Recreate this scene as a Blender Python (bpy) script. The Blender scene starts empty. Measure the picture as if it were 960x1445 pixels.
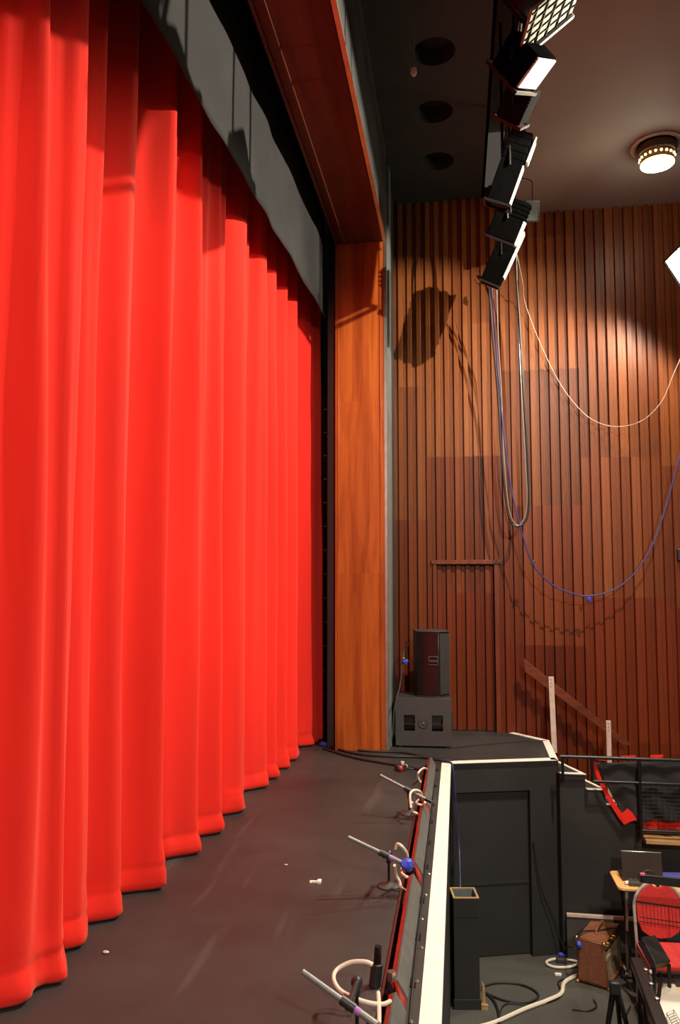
import bpy, math, random
from mathutils import Vector, Matrix, noise
random.seed(7)
scn = bpy.context.scene
COL = scn.collection
PI = math.pi

# ---------------------------------------------------------------- camera
F, CX, CY = 1080.0, 480.0, 740.0
PITCH = math.atan(85.0 / F)
YAW = math.radians(8.7)
CAM = Vector((0, 0, 1.7))
R_ = Vector((math.cos(YAW), math.sin(YAW), 0))
H_ = Vector((-math.sin(YAW), math.cos(YAW), 0))
F_ = H_ * math.cos(PITCH) + Vector((0, 0, math.sin(PITCH)))
U_ = -H_ * math.sin(PITCH) + Vector((0, 0, math.cos(PITCH)))
def ray(px, py):
    return F_ + R_ * ((px - CX) / F) + U_ * ((CY - py) / F)
def oz(px, py, z):
    d = ray(px, py); return CAM + d * ((z - CAM.z) / d.z)
def oy(px, py, y):
    d = ray(px, py); return CAM + d * (y / d.y)
def ox(px, py, x):
    d = ray(px, py); return CAM + d * (x / d.x)
def od(px, py, dep):
    d = ray(px, py); return CAM + d * (dep / d.dot(H_))
def proj(p):
    v = Vector(p) - CAM
    return (CX + F * v.dot(R_) / v.dot(F_), CY - F * v.dot(U_) / v.dot(F_))

cam = bpy.data.cameras.new('camera'); camo = bpy.data.objects.new('camera', cam); COL.objects.link(camo)
camo.location = CAM
camo.rotation_euler = Matrix((R_, U_, -F_)).transposed().to_euler()
cam.sensor_fit = 'VERTICAL'; cam.sensor_height = 36.0; cam.sensor_width = 24.0
cam.lens = F / 1445.0 * 36.0
cam.shift_y = (CY - 722.5) / 1445.0
cam.clip_start = 0.02
scn.camera = camo

# ---------------------------------------------------------------- materials
def new_mat(name):
    m = bpy.data.materials.new(name); m.use_nodes = True
    return m, m.node_tree.nodes, m.node_tree.links, m.node_tree.nodes['Principled BSDF']
def mat(name, col, rough=0.5, metal=0.0, var=0.12, scale=6.0, bump=0.0, bscale=60.0, sheen=0.0, emit=None, estr=0.0, spec=0.5, stretch=(1,1,1)):
    m, N, L, b = new_mat(name)
    tc = N.new('ShaderNodeTexCoord'); mp = N.new('ShaderNodeMapping'); mp.inputs['Scale'].default_value = stretch
    L.new(tc.outputs['Object'], mp.inputs[0])
    nz = N.new('ShaderNodeTexNoise'); nz.inputs['Scale'].default_value = scale; nz.inputs['Detail'].default_value = 6
    L.new(mp.outputs[0], nz.inputs['Vector'])
    cr = N.new('ShaderNodeValToRGB')
    cr.color_ramp.elements[0].position = .3; cr.color_ramp.elements[1].position = .7
    cr.color_ramp.elements[0].color = [c * (1 - var) for c in col] + [1]
    cr.color_ramp.elements[1].color = [min(1, c * (1 + var)) for c in col] + [1]
    L.new(nz.outputs[0], cr.inputs[0]); L.new(cr.outputs[0], b.inputs['Base Color'])
    b.inputs['Roughness'].default_value = rough; b.inputs['Metallic'].default_value = metal
    b.inputs['Specular IOR Level'].default_value = spec
    if sheen: b.inputs['Sheen Weight'].default_value = sheen; b.inputs['Sheen Roughness'].default_value = .4
    if bump:
        n2 = N.new('ShaderNodeTexNoise'); n2.inputs['Scale'].default_value = bscale; n2.inputs['Detail'].default_value = 4
        L.new(mp.outputs[0], n2.inputs['Vector'])
        bp = N.new('ShaderNodeBump'); bp.inputs['Strength'].default_value = bump; bp.inputs['Distance'].default_value = .01
        L.new(n2.outputs[0], bp.inputs['Height']); L.new(bp.outputs[0], b.inputs['Normal'])
    if emit:
        b.inputs['Emission Color'].default_value = list(emit) + [1]; b.inputs['Emission Strength'].default_value = estr
    return m

PITCHW = 0.1115      # pitch of the wall battens
def wall_wood(name, cols, cols2, rough):
    """boards of differing tone (u = along the wall, v = height, both in metres)"""
    m, N, L, b = new_mat(name)
    uv = N.new('ShaderNodeUVMap'); sep = N.new('ShaderNodeSeparateXYZ'); L.new(uv.outputs[0], sep.inputs[0])
    def mth(op, a, bb=None):
        n = N.new('ShaderNodeMath'); n.operation = op
        for i, v in enumerate((a, bb)):
            if v is None: continue
            if isinstance(v, (int, float)): n.inputs[i].default_value = v
            else: L.new(v, n.inputs[i])
        return n.outputs[0]
    bid = mth('FLOOR', mth('DIVIDE', sep.outputs[0], PITCHW))
    grp = mth('FLOOR', mth('DIVIDE', sep.outputs[0], PITCHW * 8))          # joints line up in panels eight boards wide
    w0 = N.new('ShaderNodeTexWhiteNoise'); w0.noise_dimensions = '1D'; L.new(grp, w0.inputs['W'])
    row = mth('FLOOR', mth('DIVIDE', mth('ADD', sep.outputs[1], mth('MULTIPLY', w0.outputs[0], 1.6)), 1.62))
    cmb = N.new('ShaderNodeCombineXYZ'); L.new(bid, cmb.inputs[0]); L.new(row, cmb.inputs[1])
    w1 = N.new('ShaderNodeTexWhiteNoise'); w1.noise_dimensions = '3D'; L.new(cmb.outputs[0], w1.inputs['Vector'])
    cmb2 = N.new('ShaderNodeCombineXYZ'); L.new(grp, cmb2.inputs[0]); L.new(row, cmb2.inputs[1])
    w2 = N.new('ShaderNodeTexWhiteNoise'); w2.noise_dimensions = '3D'; L.new(cmb2.outputs[0], w2.inputs['Vector'])
    val = mth('ADD', mth('MULTIPLY', w1.outputs[0], .55), mth('MULTIPLY', w2.outputs[0], .45))
    # grain
    g = N.new('ShaderNodeCombineXYZ'); L.new(mth('MULTIPLY', sep.outputs[0], 26), g.inputs[0]); L.new(mth('MULTIPLY', sep.outputs[1], 1.3), g.inputs[1])
    L.new(mth('MULTIPLY', val, 20), g.inputs[2])
    gn = N.new('ShaderNodeTexNoise'); gn.inputs['Scale'].default_value = 3; gn.inputs['Detail'].default_value = 7; gn.inputs['Distortion'].default_value = .6
    L.new(g.outputs[0], gn.inputs['Vector'])
    val2 = mth('ADD', mth('MULTIPLY', val, .6), mth('MULTIPLY', gn.outputs[0], .4))
    cr = N.new('ShaderNodeValToRGB'); e = cr.color_ramp.elements
    e[0].position = .2; e[0].color = cols[0] + (1,); e[1].position = .8; e[1].color = cols[2] + (1,)
    k = e.new(.5); k.color = cols[1] + (1,)
    L.new(val2, cr.inputs[0])
    # panels turn lighter with height: one tone per panel, with a hard edge at each joint
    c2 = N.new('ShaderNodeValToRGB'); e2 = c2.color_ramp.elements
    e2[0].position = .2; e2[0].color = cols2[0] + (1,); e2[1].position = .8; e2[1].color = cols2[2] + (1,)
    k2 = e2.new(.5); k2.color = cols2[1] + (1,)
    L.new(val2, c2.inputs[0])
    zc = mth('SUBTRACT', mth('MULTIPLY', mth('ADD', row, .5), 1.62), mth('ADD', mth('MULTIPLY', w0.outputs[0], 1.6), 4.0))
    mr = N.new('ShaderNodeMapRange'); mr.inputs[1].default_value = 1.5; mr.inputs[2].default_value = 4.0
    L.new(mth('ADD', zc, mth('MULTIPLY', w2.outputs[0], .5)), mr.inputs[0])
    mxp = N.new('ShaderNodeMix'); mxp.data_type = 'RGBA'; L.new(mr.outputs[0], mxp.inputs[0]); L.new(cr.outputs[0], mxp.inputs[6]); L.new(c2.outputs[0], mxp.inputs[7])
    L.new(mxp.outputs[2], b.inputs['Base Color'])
    b.inputs['Roughness'].default_value = rough; b.inputs['Specular IOR Level'].default_value = .2
    bp = N.new('ShaderNodeBump'); bp.inputs['Strength'].default_value = .12; bp.inputs['Distance'].default_value = .004
    L.new(gn.outputs[0], bp.inputs['Height']); L.new(bp.outputs[0], b.inputs['Normal'])
    return m
def grain_wood(name, c0, c1, rough=.4, axis=2, dens=14, strips=0.0):
    m, N, L, b = new_mat(name)
    tc = N.new('ShaderNodeTexCoord'); mp = N.new('ShaderNodeMapping')
    s = [dens, dens, dens]; s[axis] = .8; mp.inputs['Scale'].default_value = s
    L.new(tc.outputs['Object'], mp.inputs[0])
    nz = N.new('ShaderNodeTexNoise'); nz.inputs['Scale'].default_value = 1.4; nz.inputs['Detail'].default_value = 8; nz.inputs['Distortion'].default_value = .8
    L.new(mp.outputs[0], nz.inputs['Vector'])
    cr = N.new('ShaderNodeValToRGB'); cr.color_ramp.elements[0].position = .3; cr.color_ramp.elements[1].position = .72
    cr.color_ramp.elements[0].color = c0 + (1,); cr.color_ramp.elements[1].color = c1 + (1,)
    src = nz.outputs[0]
    if strips:
        # glued strips of slightly different tone
        v = N.new('ShaderNodeMapping'); q = [1 / strips] * 3; q[axis] = .55; v.inputs['Scale'].default_value = q
        L.new(tc.outputs['Object'], v.inputs[0])
        sn = N.new('ShaderNodeVectorMath'); sn.operation = 'FLOOR'; L.new(v.outputs[0], sn.inputs[0])
        wn = N.new('ShaderNodeTexWhiteNoise'); L.new(sn.outputs[0], wn.inputs['Vector'])
        mx = N.new('ShaderNodeMath'); mx.operation = 'MULTIPLY_ADD'; mx.inputs[1].default_value = .22; L.new(wn.outputs[0], mx.inputs[0])
        ad = N.new('ShaderNodeMath'); ad.operation = 'ADD'; ad.inputs[1].default_value = -.11; L.new(nz.outputs[0], ad.inputs[0]); L.new(ad.outputs[0], mx.inputs[2])
        src = mx.outputs[0]
    L.new(src, cr.inputs[0]); L.new(cr.outputs[0], b.inputs['Base Color'])
    b.inputs['Roughness'].default_value = rough; b.inputs['Specular IOR Level'].default_value = .3
    return m
def stage_paint():
    m, N, L, b = new_mat('stage_floor_paint')
    tc = N.new('ShaderNodeTexCoord')
    n1 = N.new('ShaderNodeTexNoise'); n1.inputs['Scale'].default_value = 1.1; n1.inputs['Detail'].default_value = 8; n1.inputs['Roughness'].default_value = .62
    L.new(tc.outputs['Object'], n1.inputs['Vector'])
    cr = N.new('ShaderNodeValToRGB'); e = cr.color_ramp.elements
    e[0].position = .32; e[0].color = (.0195, .0190, .0185, 1); e[1].position = .72; e[1].color = (.041, .0385, .0365, 1)
    L.new(n1.outputs[0], cr.inputs[0])
    # fine white specks and dust
    v = N.new('ShaderNodeTexNoise'); v.inputs['Scale'].default_value = 90; v.inputs['Detail'].default_value = 2
    L.new(tc.outputs['Object'], v.inputs['Vector'])
    sc = N.new('ShaderNodeValToRGB'); sc.color_ramp.elements[0].position = .70; sc.color_ramp.elements[0].color = (0,0,0,1)
    sc.color_ramp.elements[1].position = .78; sc.color_ramp.elements[1].color = (1,1,1,1); L.new(v.outputs[0], sc.inputs[0])
    # scuffed drag streaks running up and down the stage
    mp = N.new('ShaderNodeMapping'); mp.inputs['Scale'].default_value = (2.6, .28, 1); mp.inputs['Rotation'].default_value = (0, 0, .12)
    L.new(tc.outputs['Object'], mp.inputs[0])
    n3 = N.new('ShaderNodeTexNoise'); n3.inputs['Scale'].default_value = 2.2; n3.inputs['Detail'].default_value = 6; L.new(mp.outputs[0], n3.inputs['Vector'])
    s3 = N.new('ShaderNodeValToRGB'); s3.color_ramp.elements[0].position = .60; s3.color_ramp.elements[0].color = (0,0,0,1)
    s3.color_ramp.elements[1].position = .78; s3.color_ramp.elements[1].color = (.34,.34,.34,1); L.new(n3.outputs[0], s3.inputs[0])
    mx = N.new('ShaderNodeMix'); mx.data_type = 'RGBA'; L.new(s3.outputs[0], mx.inputs[0]); L.new(cr.outputs[0], mx.inputs[6]); mx.inputs[7].default_value = (.15, .14, .135, 1)
    mx2 = N.new('ShaderNodeMix'); mx2.data_type = 'RGBA'; L.new(sc.outputs[0], mx2.inputs[0]); L.new(mx.outputs[2], mx2.inputs[6]); mx2.inputs[7].default_value = (.16, .14, .13, 1)
    L.new(mx2.outputs[2], b.inputs['Base Color'])
    rr = N.new('ShaderNodeMapRange'); rr.inputs[3].default_value = .42; rr.inputs[4].default_value = .62; L.new(n1.outputs[0], rr.inputs[0]); L.new(rr.outputs[0], b.inputs['Roughness'])
    return m
def velvet(name, col, sheen=.3):
    m, N, L, b = new_mat(name)
    tc = N.new('ShaderNodeTexCoord'); mp = N.new('ShaderNodeMapping'); mp.inputs['Scale'].default_value = (1, 1, .12); L.new(tc.outputs['Object'], mp.inputs[0])
    n1 = N.new('ShaderNodeTexNoise'); n1.inputs['Scale'].default_value = 5; n1.inputs['Detail'].default_value = 5; L.new(mp.outputs[0], n1.inputs['Vector'])
    cr = N.new('ShaderNodeValToRGB'); cr.color_ramp.elements[0].position = .3; cr.color_ramp.elements[1].position = .7
    cr.color_ramp.elements[0].color = [c * .9 for c in col] + [1]; cr.color_ramp.elements[1].color = [min(1, c * 1.08) for c in col] + [1]
    L.new(n1.outputs[0], cr.inputs[0]); L.new(cr.outputs[0], b.inputs['Base Color'])
    b.inputs['Roughness'].default_value = .85; b.inputs['Specular IOR Level'].default_value = .15
    b.inputs['Sheen Weight'].default_value = sheen; b.inputs['Sheen Roughness'].default_value = .5
    b.inputs['Sheen Tint'].default_value = (1, .35, .25, 1)
    n2 = N.new('ShaderNodeTexNoise'); n2.inputs['Scale'].default_value = 350; L.new(tc.outputs['Object'], n2.inputs['Vector'])
    bp = N.new('ShaderNodeBump'); bp.inputs['Strength'].default_value = .12; bp.inputs['Distance'].default_value = .003
    L.new(n2.outputs[0], bp.inputs['Height']); L.new(bp.outputs[0], b.inputs['Normal'])
    return m

M = dict(
    stage=stage_paint(),
    red=velvet('red_velvet', (.74, .023, .014)),
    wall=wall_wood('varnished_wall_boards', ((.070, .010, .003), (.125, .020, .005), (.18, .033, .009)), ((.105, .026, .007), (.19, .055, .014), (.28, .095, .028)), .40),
    trimwood=grain_wood('varnished_door_frame', (.11, .020, .006), (.19, .043, .012), .4),
    pilaster=grain_wood('varnished_pilaster_wood', (.25, .046, .007), (.42, .105, .016), .34, 2, 9, .09),
    header=grain_wood('varnished_header_wood', (.045, .010, .004), (.085, .020, .007), .42, 1, 9, .12),
    rail=grain_wood('handrail_wood', (.09, .018, .007), (.17, .040, .014), .42, 0, 12),
    blackwall=mat('black_painted_wall', (.017, .016, .016), .62, var=.25, scale=1.8, bump=.15, bscale=25),
    soffit=mat('black_painted_soffit', (.022, .025, .025), .8, var=.15, scale=2.0, bump=.12, bscale=18),
    brownceil=mat('brown_ceiling_paint', (.24, .21, .18), .75, var=.14, scale=.8, bump=.12, bscale=6),
    fascia=mat('dark_grey_gloss_fascia', (.045, .048, .048), .38, var=.25, scale=3),
    greypaint=mat('grey_trunking_paint', (.15, .165, .155), .4, var=.15, scale=4),
    metaltrim=mat('aluminium_edge', (.62, .58, .50), .32, 1.0, .12, 12),
    blackcloth=mat('black_serge', (.020, .020, .021), .9, var=.2, scale=4, bump=.2, bscale=200, sheen=.15),
    bordercloth=mat('charcoal_border_cloth', (.016, .0165, .017), .9, var=.3, scale=2.2, bump=.2, bscale=200),
    white=mat('worn_white_paint', (.78, .75, .68), .55, var=.08, scale=14, bump=.1),
    cream=mat('cream_painted_post', (.55, .43, .36), .5, var=.12, scale=20),
    black=mat('black_plastic', (.018, .018, .018), .45, var=.2, scale=9, bump=.08, bscale=120),
    cab=mat('black_textured_cabinet', (.040, .036, .034), .55, var=.12, scale=10, bump=.35, bscale=260),
    grille=mat('black_speaker_grille', (.050, .047, .044), .5, .3, .12, 30, bump=.5, bscale=420),
    gloss=mat('black_gloss_baffle', (.012, .007, .007), .28, var=.1),
    blackmetal=mat('black_metal', (.020, .020, .020), .35, .6, .2, 14),
    steel=mat('brushed_steel', (.55, .53, .50), .3, 1.0, .1, 20),
    chrome=mat('grey_metal_tube', (.46, .44, .39), .4, .15, .1, 20),
    micgrey=mat('satin_microphone_metal', (.20, .20, .19), .45, .3, .1, 25),
    cable_w=mat('cream_cable_jacket', (.70, .62, .50), .5, var=.08),
    cable_k=mat('black_cable_jacket', (.012, .012, .012), .5, var=.2),
    cable_g=mat('grey_cable_jacket', (.30, .29, .25), .35, .4, .1),
    cable_b=mat('navy_cable_jacket', (.035, .035, .15), .45, var=.2),
    bluetape=mat('blue_tape', (.04, .07, .55), .5, var=.15, scale=40),
    pink=mat('pink_tape', (.75, .16, .28), .5, var=.05),
    purple=mat('purple_band', (.35, .12, .45), .5, var=.05),
    channelshaded=mat('shaded_trough_channel_red', (.070, .008, .005), .45, var=.2, scale=12),  # shade inside the channel is put into its colour, a darkened trough red
    troughred=mat('dark_red_trough_paint', (.24, .020, .010), .35, var=.2, scale=12),
    lidgrey=mat('charcoal_lid_paint', (.095, .095, .088), .55, var=.2, scale=14, bump=.15),
    lanterngrey=mat('dark_grey_lantern_enamel', (.010, .010, .0095), .9, spec=.0),
    lantern=mat('black_lantern_enamel', (.0022, .0022, .0022), .95, .0, .2, 12, spec=.0),
    pale=mat('pale_lantern_panel', (.62, .60, .52), .4, var=.22, scale=9),
    gelblue=mat('grey_gel_sheet', (.05, .065, .068), .7, var=.3, scale=14),
    rustred=mat('dark_red_lantern_shell', (.055, .007, .006), .6, var=.2, spec=.15),
    brass=mat('brass_fitting', (.72, .47, .14), .3, 1.0, .12, 30),
    tolex=mat('brown_leathercloth', (.21, .075, .034), .5, var=.18, scale=30, bump=.3, bscale=300),
    amptop=mat('amp_grille_cloth', (.34, .24, .14), .7, var=.3, scale=24, bump=.25, bscale=200),
    beech=mat('beech_laminate', (.80, .47, .17), .4, var=.08, scale=5, stretch=(1, 12, 1)),
    ply=mat('raw_ply_edge', (.42, .26, .11), .6, var=.2, scale=12),
    chairred=mat('red_chair_fabric', (.56, .028, .024), .8, var=.12, scale=30, bump=.2, bscale=250, sheen=.2),
    laptop=mat('dark_laptop_shell', (.05, .035, .028), .3, .3, .1),
    bluebook=mat('blue_cover', (.10, .11, .42), .5, var=.08),
    latticegrey=mat('olive_grey_gel', (.24, .235, .17), .5, var=.25, scale=14),
    palegrey=mat('pale_grey_plastic', (.52, .49, .40), .5, var=.05),
    offwhite=mat('off_white_plastic', (.84, .82, .74), .5, var=.04),
    pitfloor=mat('grey_pit_floor', (.060, .056, .050), .6, var=.25, scale=1.6, bump=.15, bscale=40),
    pitstep=mat('grey_rostrum_paint', (.058, .053, .048), .6, var=.15, scale=3),
    greenfelt=mat('grey_green_lining', (.11, .14, .13), .8, var=.15, scale=20),
    redplastic=mat('red_plastic', (.5, .02, .015), .4, var=.1),
    darklens=mat('unlit_lens', (.006, .006, .006), .8, var=.05),
    backlight=mat('lamp_lens', (.9, .85, .7), .4, emit=(1.0, .86, .58), estr=60.0),
    diffuser=mat('lit_diffuser', (.9, .9, .85), .4, emit=(1.0, .90, .68), estr=14.0),
    lithole=mat('lit_perforation', (.9, .8, .6), .4, emit=(1.0, .80, .48), estr=4.0),
    trimring=mat('pale_ceiling_ring', (.62, .62, .52), .4, var=.05),
    brownring=mat('bronze_drum', (.12, .085, .06), .4, .5, .1),
    lightglass=mat('lightbulb_glass', (.7, .65, .6), .2),
)

# ---------------------------------------------------------------- mesh building
class MB:
    def __init__(s): s.v = []; s.f = []; s.uv = None
    def quad(s, a, b, c, d):
        n = len(s.v); s.v += [Vector(p) for p in (a, b, c, d)]; s.f.append((n, n+1, n+2, n+3))
    def poly(s, pts):
        n = len(s.v); s.v += [Vector(p) for p in pts]; s.f.append(tuple(range(n, n + len(pts))))
    def box(s, c, size, m=None):
        hx, hy, hz = (q / 2 for q in size); c = Vector(c); n = len(s.v)
        for x, y, z in ((-1,-1,-1),(1,-1,-1),(1,1,-1),(-1,1,-1),(-1,-1,1),(1,-1,1),(1,1,1),(-1,1,1)):
            p = Vector((x*hx, y*hy, z*hz))
            if m is not None: p = m @ p
            s.v.append(c + p)
        for q in ((0,3,2,1),(4,5,6,7),(0,1,5,4),(1,2,6,5),(2,3,7,6),(3,0,4,7)): s.f.append(tuple(n+i for i in q))
        return s
    def bb(s, x0, x1, y0, y1, z0, z1):
        return s.box(((x0+x1)/2, (y0+y1)/2, (z0+z1)/2), (abs(x1-x0), abs(y1-y0), abs(z1-z0)))
    def prism(s, pts, vec):
        """closed polygon pts (3-D) extruded by vec"""
        n = len(s.v); k = len(pts); vec = Vector(vec); P = [Vector(p) for p in pts]
        nor = Vector((0,0,0))
        for i in range(k): nor += P[i].cross(P[(i+1) % k])
        if nor.dot(vec) > 0: P.reverse()
        s.v += P + [p + vec for p in P]
        s.f.append(tuple(n+i for i in range(k))); s.f.append(tuple(n+k+i for i in reversed(range(k))))
        for i in range(k):
            j = (i+1) % k; s.f.append((n+j, n+i, n+k+i, n+k+j))
        return s
    def tube(s, pts, r, seg=10, closed=False, smooth=0, caps=True):
        P = [Vector(p) for p in pts]
        if smooth:
            Q = []; n = len(P)
            rng = n if closed else n-1
            for i in range(rng):
                p0 = P[i-1] if (i > 0 or closed) else P[0]*2 - P[1]; p1 = P[i]; p2 = P[(i+1) % n]
                p3 = P[(i+2) % n] if (closed or i+2 < n) else P[-1]*2 - P[-2]
                for k in range(smooth):
                    t = k / smooth
                    Q.append(0.5*((2*p1) + (p2-p0)*t + (2*p0-5*p1+4*p2-p3)*t*t + (3*p1-p0-3*p2+p3)*t**3))
            if not closed: Q.append(P[-1])
            P = Q
        n0 = len(s.v); k = len(P)
        up = None; rr = r if callable(r) else (lambda t: r)
        for i in range(k):
            a = P[i-1] if (i > 0 or closed) else P[i]; b = P[(i+1) % k] if (i < k-1 or closed) else P[i]
            t = (b - a).normalized()
            if up is None: up = t.orthogonal().normalized()
            else:
                up = up - t*up.dot(t)
                up = up.normalized() if up.length > 1e-6 else t.orthogonal().normalized()
            bi = t.cross(up); q = rr(i/(k-1))
            for j in range(seg):
                an = 2*PI*j/seg; s.v.append(P[i] + up*math.cos(an)*q + bi*math.sin(an)*q)
        for i in range(k if closed else k-1):
            i2 = (i+1) % k
            for j in range(seg):
                j2 = (j+1) % seg; s.f.append((n0+i*seg+j, n0+i*seg+j2, n0+i2*seg+j2, n0+i2*seg+j))
        if caps and not closed:
            s.f.append(tuple(n0+j for j in reversed(range(seg)))); s.f.append(tuple(n0+(k-1)*seg+j for j in range(seg)))
        return s
    def lathe(s, prof, c=(0,0,0), axis=(0,0,1), seg=32):
        """prof: (radius, height) pairs along the axis"""
        ax = Vector(axis).normalized(); e1 = ax.orthogonal().normalized(); e2 = ax.cross(e1); c = Vector(c); n = len(s.v); k = len(prof)
        for r, h in prof:
            for j in range(seg):
                a = 2*PI*j/seg; s.v.append(c + ax*h + (e1*math.cos(a) + e2*math.sin(a))*max(r, 1e-5))
        for i in range(k-1):
            for j in range(seg):
                j2 = (j+1) % seg; s.f.append((n+i*seg+j, n+i*seg+j2, n+(i+1)*seg+j2, n+(i+1)*seg+j))
        s.f.append(tuple(n+j for j in reversed(range(seg)))); s.f.append(tuple(n+(k-1)*seg+j for j in range(seg)))
        return s
    def ball(s, c, r, sx=1, sy=1, sz=1, seg=14, jit=0):
        c = Vector(c); n = len(s.v); rings = seg//2
        for i in range(rings+1):
            th = PI*i/rings
            for j in range(seg):
                a = 2*PI*j/seg; q = Vector((math.sin(th)*math.cos(a)*sx, math.sin(th)*math.sin(a)*sy, math.cos(th)*sz))*r
                if jit: q *= 1 + jit*noise.noise(q*40 + c)
                s.v.append(c+q)
        for i in range(rings):
            for j in range(seg):
                j2 = (j+1) % seg; s.f.append((n+i*seg+j, n+(i+1)*seg+j, n+(i+1)*seg+j2, n+i*seg+j2))
        return s
    def build(s, name, m, parent=None, bevel=0, smooth=True, origin=None, angle=35):
        me = bpy.data.meshes.new(name)
        o = Vector(origin) if origin is not None else Vector((0,0,0))
        me.from_pydata([v - o for v in s.v], [], s.f); me.validate(); me.update()
        if s.uv:
            lay = me.uv_layers.new(name='UVMap')
            for poly in me.polygons:
                for li in poly.loop_indices: lay.data[li].uv = s.uv[me.loops[li].vertex_index]
        me.materials.append(m)
        ob = bpy.data.objects.new(name, me); COL.objects.link(ob)
        ob.location = o
        if parent: ob.parent = parent
        if smooth:
            for p in me.polygons: p.use_smooth = True
            try: me.set_sharp_from_angle(angle=math.radians(angle))
            except Exception: pass
        if bevel:
            md = ob.modifiers.new('bevel', 'BEVEL'); md.width = bevel; md.segments = 2; md.limit_method = 'ANGLE'; md.angle_limit = math.radians(40)
            md.harden_normals = False
        return ob
def tag(o, label, cat, group=None, kind=None):
    o['label'] = label; o['category'] = cat
    if group: o['group'] = group
    if kind: o['kind'] = kind
    return o
def thing(name, label, cat, loc, rz=0, group=None):
    o = bpy.data.objects.new(name, None); COL.objects.link(o); o.location = Vector(loc); o.rotation_euler = (0, 0, rz); o.empty_display_size = .1
    return tag(o, label, cat, group)
def single(mb, name, m, label, cat, group=None, bevel=0, kind=None):
    zs = min(v.z for v in mb.v); n = len(mb.v); c = sum(mb.v, Vector()) / n
    return tag(mb.build(name, m, None, bevel, origin=(c.x, c.y, zs)), label, cat, group, kind)
def structure(mb, name, m, label, cat, bevel=0):
    return tag(mb.build(name, m, None, bevel), label, cat, kind='structure')

# ---------------------------------------------------------------- key planes (metres)
YW = 9.18            # timber side wall
XE0, XE1 = -.168, -.088   # white front edge of the stage
ZP = -1.81           # pit floor
A = oz(634, 1078, 0); B = oz(788, 1073, 0)
C = oz(775, 1045, 0); D = Vector((.62, YW, 0))
A.x = XE1
XW0 = -.80

# ---------------------------------------------------------------- stage floor
TX0, TX1 = -.335, -.245        # footlight trough
yt0, yt1 = -1.2, A.y - .1
m = MB()
def slab(pts, z0=-.06, z1=0): m.prism([(p[0], p[1], z1) for p in pts], (0, 0, z0 - z1))
slab([(-4, -1.5), (TX0, -1.5), (TX0, YW + .3), (-4, YW + .3)])
slab([(TX1, -1.5), (XE1, -1.5), (XE1, A.y), (TX1, A.y)])
slab([(TX0, yt1), (TX1, yt1), (TX1, A.y), (TX0, A.y)])
slab([(TX0, A.y), (A.x, A.y), (B.x, B.y), (C.x, C.y), (D.x, D.y), (D.x, YW + .3), (TX0, YW + .3)])
structure(m, 'floor', M['stage'], 'dark scuffed stage floor in front of the red curtain', 'floor')
# painted white nosings
def strip(p, q, w, name, label):
    d = (q - p).normalized(); n = Vector((-d.y, d.x, 0))
    mb = MB(); mb.prism([p, q, q + n*w, p + n*w], (0, 0, .005))
    return structure(mb, name, M['white'], label, 'painted edge')
mb = MB(); mb.prism([(XE0, -1.5, 0), (XE1, -1.5, 0), (XE1, A.y, 0), (XE0, A.y + .02, 0)], (0, 0, .006)); mb.prism([(XE1, -1.5, 0), (XE1 + .006, -1.5, 0), (XE1 + .006, A.y, 0), (XE1, A.y, 0)], (0, 0, -.05))
structure(mb, 'trim_1', M['white'], 'worn white painted strip along the front edge of the stage', 'painted edge')
strip(Vector((A.x, A.y, 0)), B, .10, 'trim_2', 'white painted edge of the side stage above the black door')
strip(B, C, .07, 'trim_3', 'white painted edge of the side stage at the top of the steps')
strip(C, D, .07, 'trim_4', 'white painted slanting edge of the side stage near the panelled wall')

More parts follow.
